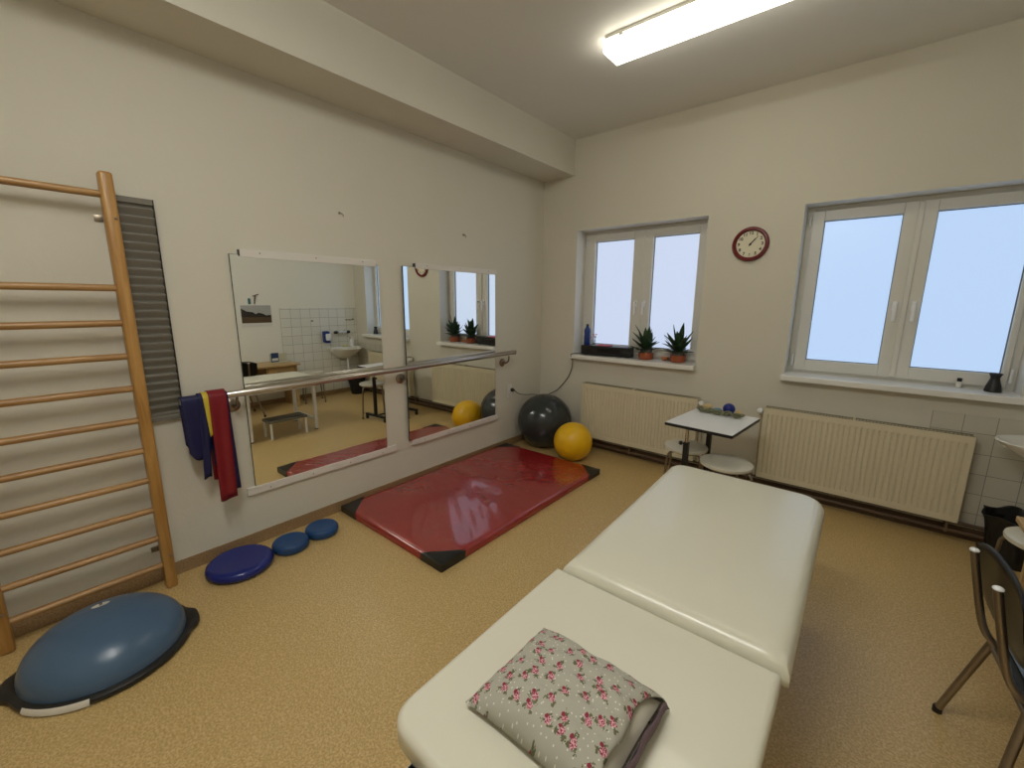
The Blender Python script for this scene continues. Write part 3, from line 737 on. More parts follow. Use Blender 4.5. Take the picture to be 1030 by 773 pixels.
# oval badge lying on the dome, wall side
def dome_pt(x, y):
    rr = min(0.999, math.hypot(x, y)/Rd); a = math.acos(rr**(1/0.9)); return Vector((x, y, 0.034+hd*math.sin(a)**0.95))
bm = BM(); cxb, cyb = -0.090, 0.004; cen = bm.verts.new(dome_pt(cxb, cyb)+Vector((0, 0, 0.0015))); rg = []
for i in range(24):
    a = 2*PI*i/24; rg.append(bm.verts.new(dome_pt(cxb+0.021*math.cos(a), cyb+0.032*math.sin(a))+Vector((-0.0005, 0, 0.0018))))
for i in range(24): bm.faces.new((cen, rg[i], rg[(i+1) % 24]))
bd = obj('badge', bm, M['whitelabel'], dm)
def text_mesh(body, size, mtx, m, parent, name='lettering', ext=0.0003, bold=0.0):
    cu = bpy.data.curves.new(name, 'FONT'); cu.body = body; cu.size = size; cu.align_x = 'CENTER'; cu.align_y = 'CENTER'; cu.extrude = ext; cu.offset = bold
    tmp = bpy.data.objects.new('tmp', cu); me = bpy.data.meshes.new_from_object(tmp); bpy.data.objects.remove(tmp)
    me.transform(mtx); me.materials.append(m); o = bpy.data.objects.new(name, me); COL.objects.link(o)
    if parent: o.parent = parent
    return o
nrm = (dome_pt(cxb, cyb)-Vector((0, 0, -0.25))).normalized()
q = nrm.to_track_quat('Z', 'Y').to_matrix().to_4x4()
text_mesh('BOSU', 0.016, Matrix.Translation(dome_pt(cxb, cyb)+nrm*0.0045) @ q @ Matrix.Rotation(PI/2, 4, 'Z'), M['ink'], bd)
# white sticker on the rim facing the room
bm = BM(); A = []; B = []; HH = []
for i in range(21):
    a = math.radians(-62+44*i/20)
    A.append(bm.verts.new((0.3105*math.cos(a), 0.3105*math.sin(a), 0.006))); B.append(bm.verts.new((0.3125*math.cos(a), 0.3125*math.sin(a), 0.020))); HH.append(bm.verts.new((0.304*math.cos(a), 0.304*math.sin(a), 0.0335)))
for i in range(20): bm.faces.new((A[i], A[i+1], B[i+1], B[i])); bm.faces.new((B[i], B[i+1], HH[i+1], HH[i]))
obj('rim_sticker', bm, M['whitelabel'], t, 80)

# ================================================================== MASSAGE TABLE
t = thing('massage_table', 'cream padded two section treatment table on white metal legs in the middle', 'massage table', (2.56, 1.4, 0))
ZT = 0.648; ZB = 0.582
bm = BM(); pad(bm, [(2.200, 0.450, 0.075), (2.898, 0.432, 0.075), (2.898, 1.186, 0), (2.187, 1.186, 0)], ZB, ZT, 0.020, 0.010, 0.004, under=0.015); obj('head_section', bm, M['cream'], t, 60)
bm = BM(); pad(bm, [(2.204, 1.198, 0), (2.914, 1.198, 0), (2.908, 2.475, 0.13), (2.158, 2.475, 0.10)], ZB+0.008, ZT+0.022, 0.050, 0.010, 0.006, under=0.015); obj('body_section', bm, M['cream'], t, 60)
for a, c in (((2.29, 0.42), (2.85, 1.17)), ((2.25, 1.22), (2.87, 2.42))):
    bm = BM()
    box(bm, (a[0], a[1], 0.55), (a[0]+0.035, c[1], 0.5815), 0.004); box(bm, (c[0]-0.035, a[1], 0.55), (c[0], c[1], 0.5815), 0.004)
    box(bm, (a[0], a[1], 0.552), (c[0], a[1]+0.035, 0.5815), 0.004); box(bm, (a[0], c[1]-0.035, 0.552), (c[0], c[1], 0.5815), 0.004); obj('frame', bm, M['white'], t)
for xx, yy in ((2.275, 2.385), (2.845, 2.385), (2.275, 1.64), (2.845, 1.64), (2.315, 0.55), (2.83, 0.55)):
    bm = BM(); box(bm, (xx-0.019, yy-0.019, 0.012), (xx+0.019, yy+0.019, 0.555), 0.004); lg = obj('leg', bm, M['white'], t)
    bm = BM(); lathe(bm, [(0.020, 0), (0.022, 0.006), (0.016, 0.014)], (xx, yy, 0), 14); obj('foot_cap', bm, M['stepgrey'], lg, True)
for yy in (2.385, 1.64, 0.55):
    bm = BM(); box(bm, (2.29, yy-0.012, 0.125), (2.83, yy+0.012, 0.150), 0.003); obj('cross_bar', bm, M['white'], t)

# pillow -----------------------------------------------------------
px0, px1, py0, py1 = 2.338, 2.700, 0.574, 0.886
t = thing('pillow', 'small pillow in a grey rose print cover lying on the near table section', 'pillow', ((px0+px1)/2, (py0+py1)/2, 0.6575)); t['_local'] = 1; LOCALS.append(t)
def pillow_bm(w, h, th, nx=34, ny=30, seed=0, pinch=0.06, open_end=False):
    bm = BM()
    def P(s, q, side):
        s2, q2 = 2*s-1, 2*q-1
        edge = (1-abs(s2)**2.6 if not (open_end and s2 > 0) else 1-0.55*abs(s2)**4)*(1-abs(q2)**2.6)
        ex = max(edge, 0)**0.52
        x = w/2*s2*(1-pinch*(1-abs(q2)**2)*(abs(s2)**3) * (0 if open_end and s2 > 0 else 1)); y = h/2*q2*(1-pinch*(1-s2*s2)*(abs(q2)**3))
        wr = 0.0035*math.sin(9*s2+5*q2+seed)*ex+0.003*math.sin(17*q2-6*s2+seed*2)*ex+0.0022*math.sin(26*(s2*0.6+q2*0.8))*ex
        if open_end and side > 0 and s2 > 0.5: x -= (0.030+0.006*math.sin(q*11))*((s2-0.5)/0.5)**2*(1-abs(q2)**4)
        if side > 0: z = 0.012+th*0.83*ex+wr
        else: z = 0.012-0.011*min(1, ex*2.2)
        return (x, y, z)
    T_ = [[bm.verts.new(P(i/nx, j/ny, 1)) for i in range(nx+1)] for j in range(ny+1)]
    B_ = [[bm.verts.new(P(i/nx, j/ny, -1)) for i in range(nx+1)] for j in range(ny+1)]
    for j in range(ny):
        for i in range(nx):
            bm.faces.new((T_[j][i], T_[j][i+1], T_[j+1][i+1], T_[j+1][i])); bm.faces.new((B_[j][i], B_[j+1][i], B_[j+1][i+1], B_[j][i+1]))
    if open_end: pass
    bmesh.ops.remove_doubles(bm, verts=bm.verts, dist=0.0004)
    return bm, P
w, h = px1-px0, py1-py0
bm, PF = pillow_bm(w, h, 0.088, open_end=True, seed=1.0); cs = obj('pillow_case', bm, M['floral'], t, 70)
md = cs.modifiers.new('s', 'SOLIDIFY'); md.thickness = 0.0016; md.offset = -1
bm, _ = pillow_bm(w*0.95, h*0.93, 0.062, pinch=0.02, seed=2.0)
for v in bm.verts: v.co.x -= 0.002; v.co.z += 0.004
obj('inner_pillow', bm, M['inner'], t, True)
# plum-coloured inside of the back sheet curling up at the open end
bm = BM(); rows = []
for j in range(33):
    q_ = j/32; q2_ = 2*q_-1; hh = 0.044*(1-abs(q2_)**5)**0.6; yy = h/2*q2_*0.985; wv_ = 0.003*math.sin(q_*19)
    rows.append([bm.verts.new((w/2-0.012+dx+wv_*k, yy, 0.003+hh*k)) for dx, k in ((0, 0.0), (0.010, 0.12), (0.016, 0.35), (0.018, 0.65), (0.014, 1.0))])
for A_, B_ in zip(rows, rows[1:]):
    for k in range(4): bm.faces.new((A_[k], A_[k+1], B_[k+1], B_[k]))
hm = obj('hem', bm, M['hem'], t, 60); md = hm.modifiers.new('s', 'SOLIDIFY'); md.thickness = 0.0018
t.rotation_euler = (0, 0, math.radians(-1))

# ================================================================== OVERBED TABLE
ang = math.radians(-5); TX, TY = 2.139, 3.366; TZ = 0.727
t = thing('side_table', 'small white topped height adjustable table on two black posts', 'table', (TX, TY, 0), ang, local=True)
bm = BM(); box(bm, (-0.2345, -0.307, TZ-0.004), (0.2345, 0.307, TZ), 0.0015); obj('white_top', bm, M['white'], t)
bm = BM(); box(bm, (-0.2375, -0.310, TZ-0.026), (0.2375, 0.310, TZ-0.004), 0.004); obj('dark_edge_board', bm, M['black'], t)
for (lx, ly, hk) in ((-0.073, -0.285, True), (-0.115, 0.286, False)):
    bm = BM(); box(bm, (lx-0.018, ly-0.018, 0.06), (lx+0.018, ly+0.018, 0.60 if hk else TZ-0.026), 0.004); ps = obj('post', bm, M['black'], t)
    if hk:
        bm = BM(); tube(bm, [(lx, ly, 0.57), (lx, ly, TZ-0.026)], 0.013, 12); obj('telescopic_tube', bm, M['chrome'], ps, True)
        bm = BM(); tube(bm, [(lx-0.018, ly, 0.585), (lx-0.032, ly, 0.585)], 0.005, 8); lathe(bm, [(0.012, -0.052), (0.015, -0.046), (0.015, -0.034), (0.010, -0.030)], (lx, ly, 0.585), 12, axis='X'); obj('clamp_knob', bm, M['black'], ps, True)
    bm = BM(); box(bm, (lx-0.20, ly-0.02, 0.055), (lx+0.20, ly+0.02, 0.085), 0.005); ft = obj('foot_bar', bm, M['black'], t)
    for s in (-1, 1):
        bm = BM(); lathe(bm, [(0.020, -0.011), (0.026, -0.008), (0.026, 0.008), (0.020, 0.011)], (lx+s*0.185, ly, 0.026), 18, axis='Y')
        box(bm, (lx+s*0.185-0.008, ly-0.014, 0.026), (lx+s*0.185+0.008, ly+0.014, 0.058), 0.002); obj('castor', bm, M['black'], ft)
bm = BM(); tube(bm, [(-0.115, 0.286, 0.07), (-0.073, -0.285, 0.07)], 0.012, 10); obj('brace', bm, M['black'], t, True)
# things on the far side of the table
Zt = TZ
def place(name, bm, m, loc, label, cat, smooth=True, group=None):
    o = obj(name, bm, m, None, smooth); o.location = loc; tag(o, label, cat, group); return o
bm = BM(); pts = []
rnd = random.Random(3)
for i in range(46):
    s = i/45; pts.append((-0.17+0.34*s+0.02*math.sin(i*1.9), 0.022*math.cos(i*2.3), 0.010+0.013*(1+math.sin(i*1.3))))
tube(bm, pts, 0.0085, 8, 3)
o = place('cord_bundle', bm, M['bandgreen'], (2.13, 3.545, Zt+0.0005), 'tangled grey green cord lying along the far edge of the side table', 'cord'); o.rotation_euler = (0, 0, -0.12)
bm = BM(); sphere(bm, (0, 0, 0.045), 0.045); place('massage_ball', bm, M['ballblue'], (2.185, 3.618, Zt), 'dark blue ball at the back of the side table', 'ball')
bm = BM(); sphere(bm, (0, 0, 0.030), 0.030, (1.3, 1, 1), mi=0)
for v in bm.verts: v.co.z = max(0, v.co.z)
place('massage_ball', bm, M['beige'], (2.025, 3.632, Zt), 'oval beige massage ball on the left of the blue ball', 'ball')
bm = BM(); sphere(bm, (0, 0, 0.024), 0.024, (1.1, 1, 1)); place('massage_ball', bm, M['beige'], (2.262, 3.612, Zt), 'small pale ball just right of the blue ball', 'ball')
bm = BM(); lathe(bm, [(0.026, 0), (0.032, 0.006), (0.032, 0.028), (0.024, 0.034), (0.0, 0.034)], (0, 0, 0), 20); place('massage_ring', bm, M['lightblue'], (2.098, 3.628, Zt), 'pale blue rubber puck between beige and dark blue balls', 'exercise ring')

# ================================================================== STOOLS
def stool(loc, rz, label, group, R=0.170, H=0.465):
    t = thing('stool', label, 'stool', loc, rz, group=group, local=True)
    bm = BM(); lathe(bm, [(R*0.90, H-0.034), (R*0.985, H-0.026), (R, H-0.014), (R*0.985, H-0.005), (R*0.92, H), (R*0.5, H+0.002), (0, H+0.002)], (0, 0, 0), 48); obj('seat', bm, M['stoolseat'], t, True)
    bm = BM(); lathe(bm, [(R*0.62, H-0.055), (R*0.66, H-0.05), (R*0.66, H-0.038), (R*0.6, H-0.034)], (0, 0, 0), 32, cap0=False, cap1=False); obj('seat_ring', bm, M['satin'], t, True)
    for k in range(4):
        a = PI/4+k*PI/2; c, s = math.cos(a), math.sin(a)
        bm = BM(); tube(bm, [(R*0.45*c, R*0.45*s, H-0.045), (R*0.88*c, R*0.88*s, H-0.045), (R*1.02*c, R*1.02*s, H-0.070), (R*1.06*c, R*1.06*s, H-0.12), (R*1.18*c, R*1.18*s, 0.01)], 0.009, 10, 5); lg = obj('leg', bm, M['satin'], t, True)
        bm = BM(); lathe(bm, [(0.0125, 0), (0.013, 0.02), (0.010, 0.024)], (R*1.18*c, R*1.18*s, 0), 12); obj('foot_cap', bm, M['stepgrey'], lg, True)
    return t
M['stoolseat'] = mat('cream_stool_seat', (214, 208, 190), 0.3, coat=0.2)
st = stool((1.952, 3.385, 0), 0.2, 'round cream stool tucked under the left half of the side table', 'cream round stools', R=0.163, H=0.48)
stool((2.29, 3.215, 0), 0.55, 'round cream stool tucked under the right half of the side table', 'cream round stools', R=0.175, H=0.478)
stool((3.775, 3.075, 0), 0.3, 'white round stool between the desk and the washbasin', 'cream round stools', R=0.17, H=0.485)

# ================================================================== SILL ITEMS, PLANT WINDOW
SZ = 1.03
t = thing('stereo', 'flat black stereo unit on the left end of the plant window sill', 'stereo', (0.56, 4.04, SZ))
sx0, sx1, sy0, sy1 = 0.566, 1.110, 4.040, 4.170
bm = BM(); box(bm, (sx0, sy0, SZ+0.008), (sx1, sy1, SZ+0.106), 0.004); obj('case', bm, M['black'], t)
bm = BM(); box(bm, (sx0+0.19, sy0-0.003, SZ+0.035), (sx0+0.44, sy0+0.001, SZ+0.082), 0.001); obj('display', bm, M['blackgloss'], t)
for xx in (sx0+0.06, sx0+0.10): 
    bm = BM(); lathe(bm, [(0.010, 0.0), (0.010, -0.010)], (xx, sy0+0.001, SZ+0.05), 16, axis='Y'); obj('dial', bm, M['blackgloss'], t)
for k in range(4):
    bm = BM(); box(bm, (sx0+0.47+k*0.022, sy0-0.003, SZ+0.05), (sx0+0.484+k*0.022, sy0+0.001, SZ+0.060), 0.001); obj('button', bm, M['ink'], t)
for xx in (sx0+0.04, sx1-0.04):
    bm = BM(); box(bm, (xx-0.02, sy0+0.02, SZ), (xx+0.02, sy1-0.02, SZ+0.009)); obj('foot', bm, M['black'], t)
t.rotation_euler = (0, 0, math.radians(8))
ST = SZ+0.1062
t = thing('water_bottle', 'dark blue plastic bottle standing on the left of the stereo', 'bottle', (0.590, 4.125, ST))
bm = BM(); lathe(bm, [(0.030, 0), (0.034, 0.008), (0.034, 0.10), (0.031, 0.12), (0.034, 0.14), (0.032, 0.165), (0.018, 0.19), (0.013, 0.20)], (0.590, 4.125, ST), 24); obj('bottle_body', bm, M['bottle_blue'], t, True)
bm = BM(); lathe(bm, [(0.015, 0.20), (0.015, 0.222), (0.012, 0.225)], (0.590, 4.125, ST), 18); obj('bottle_cap', bm, M['black'], t, True)
t = thing('flower_glass', 'small glass with pink and red flowers on the stereo', 'flowers', (0.672, 4.130, ST))
bm = BM(); lathe(bm, [(0.018, 0), (0.021, 0.055), (0.019, 0.055), (0.016, 0.004), (0, 0.004)], (0.672, 4.130, ST), 20); obj('glass_cup', bm, M['glass'], t, True)
for k in range(6):
    a = k*1.05+0.3; rr = 0.012+0.022*(k % 2); p = (0.672+rr*math.cos(a), 4.13+rr*math.sin(a), ST+0.085+0.016*((k*2) % 3))
    bm = BM(); tube(bm, [(0.672+0.005*math.cos(a), 4.13+0.005*math.sin(a), ST+0.006), p], 0.0012, 6); sm = obj('stem', bm, M['leaf'], t)
    bm = BM()
    for j in range(6):
        b2 = j*PI/3; sphere(bm, (p[0]+0.007*math.cos(b2), p[1]+0.007*math.sin(b2), p[2]), 0.0065, (1, 1, 0.6), 8, 6)
    obj('blossom', bm, M['pink' if k % 2 else 'red_small'], sm, True)
bm = BM(); box(bm, (-0.07, -0.045, 0), (0.07, 0.045, 0.012), 0.003); place('notebook', bm, M['pink'], (0.80, 4.14, ST), 'small pink notebook lying on top of the stereo', 'notebook', False)

def leaf(bm, base, az, el, L_, wd, bend, twist=0.0):
    n = 9; d0 = Vector((math.cos(az)*math.cos(el), math.sin(az)*math.cos(el), math.sin(el)))
    side = Vector((-math.sin(az), math.cos(az), 0)); p = Vector(base); prev = None
    for i in range(n+1):
        s = i/n; e = el-bend*s; d = Vector((math.cos(az)*math.cos(e), math.sin(az)*math.cos(e), math.sin(e)))
        nn = side.cross(d)*-1
        ww = wd*(math.sin(min(1, s*1.15+0.18)*PI)**0.8 if s < 0.75 else max(0.0, (1-s)/0.25)*math.sin(min(1, 0.75*1.15+0.18)*PI)**0.8+0.0)
        ww = wd*max(0.02, (0.45+1.1*s) if s < 0.45 else (0.945*(1-((s-0.45)/0.55)**1.7)))
        q = [p+side*ww+nn*ww*0.28, p, p-side*ww+nn*ww*0.28]
        th = nn*0.0016
        R = [bm.verts.new(x) for x in (q[0], q[1], q[2], q[2]-th, q[1]-th*2, q[0]-th)]
        if prev:
            for k in range(6): bm.faces.new((prev[k], prev[(k+1) % 6], R[(k+1) % 6], R[k]))
        else: bm.faces.new(R[::-1])
        prev = R; p = p+d*(L_/n)
    bm.faces.new(prev)
def snake_plant(cx, cy, label, seed, extra=False):
    rd = random.Random(seed)
    t = thing('potted_plant', label, 'plant', (cx, cy, SZ))
    bm = BM(); lathe(bm, [(0.050, 0), (0.064, 0.006), (0.068, 0.03), (0.068, 0.066), (0.063, 0.070), (0.060, 0.060), (0.0, 0.058)], (cx, cy, SZ), 36, sx=1.06, sy=1.06); obj('pot', bm, M['terracotta'], t, True)
    bm = BM(); lathe(bm, [(0.056, 0.045), (0.058, 0.085), (0.060, 0.105), (0.056, 0.107), (0.050, 0.095), (0, 0.093)], (cx, cy, SZ), 32, cap0=False); obj('inner_pot', bm, M['soil'], t, True)
    k = 0
    for tier, (n, el, L_, wd) in enumerate(((9, 0.32, 0.165, 0.034), (9, 0.68, 0.185, 0.040), (8, 1.02, 0.205, 0.040), (6, 1.34, 0.235, 0.034))):
        for i in range(n):
            az = 2*PI*i/n+tier*0.5+rd.uniform(-.2, .2); bm = BM()
            leaf(bm, (cx+0.016*math.cos(az), cy+0.016*math.sin(az), SZ+0.085+0.012*tier), az, el+rd.uniform(-.12, .12), L_*rd.uniform(.85, 1.15)*(0.42 if math.sin(az) > 0.45 and tier < 2 else 0.7 if math.sin(az) > 0.2 else 0.9 if tier < 2 else 1), wd, rd.uniform(-0.25, 0.3)); obj('leaf', bm, M['leaf'], t, 50)
    if extra:
        for az, el, L_ in ((PI*0.95, 0.9, 0.19), (-0.15, 0.5, 0.11), (2.0, 1.25, 0.2)):
            bm = BM(); leaf(bm, (cx+0.03*math.cos(az), cy, SZ+0.1), az, el, L_, 0.004, 0.1); obj('leaf', bm, M['leaf'], t)
snake_plant(1.248, 4.172, 'spiky green plant in an orange pot beside the stereo', 5)
snake_plant(1.570, 4.172, 'spiky green plant in an orange pot at the right end of the window sill', 9, True)
bm = BM(); lathe(bm, [(0.010, 0), (0.018, 0.004), (0.034, 0.022), (0.038, 0.034), (0.034, 0.034), (0.018, 0.012), (0, 0.010)], (0, 0, 0), 24); place('small_dish', bm, M['brass_orange'], (1.430, 4.205, SZ), 'small orange dish between the two potted plants', 'dish')
# second sill: vase and vial
t = thing('vase', 'dark pinched vase on the right window sill', 'vase', (3.64, 4.17, SZ))
bm = BM(); lathe(bm, [(0.038, 0), (0.042, 0.006), (0.036, 0.04), (0.026, 0.075), (0.022, 0.092), (0.025, 0.105), (0.034, 0.122), (0.030, 0.124), (0.018, 0.1), (0.0, 0.085)], (3.64, 4.17, SZ), 32); obj('vase_body', bm, M['black'], t, True)
t = thing('small_bottle', 'tiny bottle with black cap and pale label left of the vase', 'bottle', (3.485, 4.215, SZ))
bm = BM(); lathe(bm, [(0.012, 0), (0.014, 0.003), (0.014, 0.038), (0.008, 0.046)], (3.485, 4.215, SZ), 20); obj('bottle_body', bm, M['whitelabel'], t, True)
bm = BM(); lathe(bm, [(0.012, 0.044), (0.013, 0.047), (0.013, 0.066), (0.011, 0.068)], (3.485, 4.215, SZ), 20); obj('bottle_cap', bm, M['black'], t, True)

# ================================================================== WASHBASIN
BXc, BYc, BZ = XR-0.006, 3.785, 0.805
t = thing('washbasin', 'white ceramic washbasin on the tiled wall in the window corner', 'washbasin', (BXc, BYc, BZ))
bm = BM(); n = 40
def basin_ring(dep, hw, z, flat=True):
    out = []
    for i in range(n+1):
        a = PI/2+PI*i/n
        out.append(bm.verts.new((BXc+dep*math.cos(a)*(-1)*(-1), BYc+hw*math.sin(a), z)))
    return out
rings = [basin_ring(d_, w_, z_) for d_, w_, z_ in ((0.10, 0.07, BZ-0.20), (0.20, 0.13, BZ-0.175), (0.34, 0.20, BZ-0.10), (0.44, 0.245, BZ-0.03), (0.465, 0.258, BZ-0.006), (0.462, 0.256, BZ), (0.445, 0.245, BZ-0.001), (0.42, 0.225, BZ-0.02), (0.33, 0.17, BZ-0.09), (0.22, 0.10, BZ-0.13))]
for A, B in zip(rings, rings[1:]):
    for i in range(n): bm.faces.new((A[i], A[i+1], B[i+1], B[i]))
bm.faces.new(rings[-1]); bm.faces.new(rings[0][::-1])
obj('basin', bm, M['ceramic'], t, 60)
bm = BM(); box(bm, (BXc-0.11, BYc-0.245, BZ-0.06), (BXc, BYc+0.245, BZ+0.006), 0.012, 3); obj('tap_ledge', bm, M['ceramic'], t, True)
bm = BM(); tube(bm, [(BXc-0.16, BYc, BZ-0.19), (BXc-0.16, BYc, BZ-0.42), (BXc-0.10, BYc, BZ-0.45), (BXc, BYc, BZ-0.42)], 0.018, 14, 6); obj('drain_pipe', bm, M['white'], t, True)
bm = BM(); lathe(bm, [(0.03, 0), (0.03, 0.07), (0.02, 0.08)], (BXc-0.16, BYc, BZ-0.47), 18); obj('trap', bm, M['white'], t, True)
t = thing('wall_tap', 'wall mounted mixer tap above the washbasin', 'tap', (BXc, 3.77, 1.06))
bm = BM()
for yy in (3.70, 3.84): lathe(bm, [(0.030, 0), (0.030, -0.006), (0.016, -0.012), (0.016, -0.05)], (BXc, yy, 1.06), 18, axis='X')
tube(bm, [(BXc-0.05, 3.69, 1.06), (BXc-0.05, 3.85, 1.06)], 0.018, 14); obj('tap_body', bm, M['chrome'], t, True)
for yy in (3.655, 3.885):
    bm = BM(); lathe(bm, [(0.014, -0.03), (0.026, -0.02), (0.026, 0.02), (0.014, 0.03)], (BXc-0.05, yy, 1.06), 12, axis='Y'); obj('tap_knob', bm, M['black'], t, True)
bm = BM(); tube(bm, [(BXc-0.05, 3.77, 1.045), (BXc-0.10, 3.77, 1.01), (BXc-0.2, 3.78, 1.0), (BXc-0.26, 3.79, 0.985), (BXc-0.262, 3.79, 0.955)], 0.009, 10, 6); obj('spout', bm, M['chrome'], t, True)
t = thing('soap_dispenser', 'blue and white soap dispenser on the tiles beside the washbasin', 'soap dispenser', (BXc, 3.49, 0.98))
bm = BM(); box(bm, (BXc-0.09, 3.435, 0.90), (BXc, 3.535, 1.09), 0.02, 3); obj('holder', bm, M['bottle_blue'], t, True)
bm = BM(); box(bm, (BXc-0.105, 3.455, 0.93), (BXc-0.03, 3.555, 1.05), 0.02, 3); obj('refill', bm, M['white'], t, True)
bm = BM(); box(bm, (BXc-0.12, 3.46, 0.895), (BXc-0.06, 3.52, 0.915), 0.006); obj('lever', bm, M['bottle_blue'], t)
t = thing('soap_bottle', 'small clear pump bottle on the washbasin ledge', 'bottle', (BXc-0.06, 3.93, BZ+0.006))
bm = BM(); lathe(bm, [(0.030, 0), (0.032, 0.01), (0.032, 0.10), (0.012, 0.13)], (BXc-0.06, 3.93, BZ+0.006), 20); obj('bottle_body', bm, M['white'], t, True)
bm = BM(); tube(bm, [(BXc-0.06, 3.93, BZ+0.13), (BXc-0.06, 3.93, BZ+0.175), (BXc-0.10, 3.93, BZ+0.172)], 0.005, 8); obj('pump', bm, M['white'], t, True)
bm = BM(); sphere(bm, (0, 0, 0.018), 0.034, (1, 1.5, 0.55)); o = place('soap_bar', bm, M['soap'], (BXc-0.065, 3.80, BZ+0.0065), 'yellowish bar of soap on the washbasin ledge', 'soap')
bm = BM()
for yy, zz in ((3.89, 1.27), (3.95, 1.265), (4.01, 1.28)): lathe(bm, [(0.010, 0), (0.010, -0.01), (0.004, -0.03)], (BXc, yy, zz), 10, axis='X')
box(bm, (BXc-0.006, 3.87, 1.262), (BXc, 4.03, 1.272), 0.001)
tag(obj('hook_rail', bm, M['satin']), 'row of three small hooks above the wall tap', 'hooks')
bm = BM(); lathe(bm, [(0.014, 0), (0.014, -0.004), (0.006, -0.03), (0.009, -0.034)], (BXc, 3.29, 1.265), 12, axis='X')
tag(obj('wall_hook', bm, M['satin']), 'single hook on the tiles left of the soap dispenser', 'hook')

# waste bin
t = thing('waste_bin', 'black waste bin with bag standing under the washbasin', 'waste bin', (3.825, 3.865, 0))
bm = BM(); lathe(bm, [(0.10, 0), (0.105, 0.01), (0.133, 0.27), (0.130, 0.27), (0.10, 0.015), (0, 0.012)], (3.825, 3.865, 0), 32); obj('bin_body', bm, M['black'], t, True)
bm = BM(); n = 48; prev = None
for k, (rr, z) in enumerate(((0.112, 0.05), (0.128, 0.18), (0.146, 0.255), (0.165, 0.31), (0.150, 0.31), (0.132, 0.255), (0.10, 0.10))):
    Rg = [bm.verts.new((3.825+(rr+0.009*math.sin(7*2*PI*i/n+k))*math.cos(2*PI*i/n), 3.865+(rr+0.009*math.sin(7*2*PI*i/n+k))*math.sin(2*PI*i/n), z+(0.012*math.sin(5*2*PI*i/n) if k in (3, 4) else 0))) for i in range(n)]
    if prev: bridge(bm, prev, Rg)
    prev = Rg
cap(bm, prev); obj('bin_bag', bm, M['binbag'], t, True)

# ================================================================== DESK AND THINGS ON IT
DZ = 0.665
t = thing('desk', 'light wooden desk against the right wall', 'desk', (3.83, 2.2, 0))
bm = BM(); box(bm, (3.575, 1.55, DZ-0.025), (XR-0.012, 2.82, DZ), 0.003); obj('desktop', bm, M['desk'], t)
for yy in (1.57, 2.755):
    bm = BM(); box(bm, (3.62, yy, 0), (XR-0.012, yy+0.03, DZ-0.025), 0.002); obj('side_panel', bm, M['desk'], t)
bm = BM(); box(bm, (XR-0.035, 1.60, 0.25), (XR-0.015, 2.755, DZ-0.025), 0.002); obj('back_panel', bm, M['desk'], t)
bm = BM(); box(bm, (3.63, 2.36, DZ-0.19), (XR-0.035, 2.755, DZ-0.025), 0.002); obj('drawer_case', bm, M['desk'], t)
bm = BM(); box(bm, (3.612, 2.375, DZ-0.175), (3.63, 2.745, DZ-0.035), 0.003); dr = obj('drawer', bm, M['desk'], t)
bm = BM(); tube(bm, [(3.612, 2.50, DZ-0.10), (3.592, 2.51, DZ-0.10), (3.592, 2.61, DZ-0.10), (3.612, 2.62, DZ-0.10)], 0.004, 8); obj('drawer_handle', bm, M['satin'], dr, True)
t = thing('card_holder', 'clear leaflet holder with a blue card standing on the desk', 'leaflet holder', (3.9, 2.66, DZ))
bm = BM(); box(bm, (3.86, 2.54, DZ), (3.97, 2.84-0.05, DZ+0.012), 0.002); box(bm, (3.955, 2.54, DZ+0.01), (3.962, 2.79, DZ+0.13), 0.001); obj('holder', bm, M['acrylic'], t)
bm = BM(); box(bm, (3.885, 2.535, DZ+0.012), (3.891, 2.64, DZ+0.15), 0.001); cd = obj('blue_card', bm, M['card_blue'], t)
bm = BM(); box(bm, (3.884, 2.545, DZ+0.03), (3.886, 2.63, DZ+0.07)); obj('card_print', bm, M['paper'], cd)

# calendar + wall decorations (seen in the mirror)
t = thing('wall_calendar', 'wall calendar with a dark landscape photograph on the right wall', 'calendar', (XR, 2.475, 1.36))
cy0, cy1, cz0, cz1 = 2.262, 2.680, 1.205, 1.525
bm = BM(); box(bm, (XR-0.006, cy0, cz0), (XR-0.001, cy1, cz1)); obj('sheet', bm, M['paper'], t)
bm = BM(); box(bm, (XR-0.008, cy0+0.006, cz0+0.055), (XR-0.006, cy1-0.006, cz1-0.008)); pc = obj('picture', bm, M['sky_print'], t)
def poly_x(pts, x, m, parent, name):
    bm = BM(); A = [bm.verts.new((x, y, z)) for y, z in pts]; B = [bm.verts.new((x-0.0006, y, z)) for y, z in pts]; bridge(bm, A, B); cap(bm, A[::-1]); cap(bm, B); return obj(name, bm, m, parent)
poly_x([(cy0+0.006, 1.26), (cy1-0.006, 1.26), (cy1-0.006, 1.35), (cy0+0.006, 1.36)], XR-0.0081, M['field_print'], pc, 'printed_field')
poly_x([(cy0+0.006, 1.35), (cy1-0.006, 1.34), (cy1-0.006, 1.375), (2.60, 1.37), (2.56, 1.395), (2.50, 1.41), (2.46, 1.39), (2.42, 1.42), (2.34, 1.43), (2.30, 1.455), (cy0+0.006, 1.475)], XR-0.0088, M['tree_print'], pc, 'printed_trees')
bm = BM(); box(bm, (XR-0.012, 2.375, 1.535), (XR, 2.41, 1.62), 0.006, 3, M4=None)
o = obj('wall_ornament', bm, M['teal'], None, True); tag(o, 'small teal ornament stuck to the wall above the calendar', 'ornament')
bm = BM(); tube(bm, [(XR-0.006, 2.46, 1.535), (XR-0.006, 2.465, 1.60), (XR-0.006, 2.48, 1.66)], 0.008, 8); tube(bm, [(XR-0.006, 2.44, 1.65), (XR-0.006, 2.48, 1.665), (XR-0.006, 2.525, 1.68)], 0.006, 8)
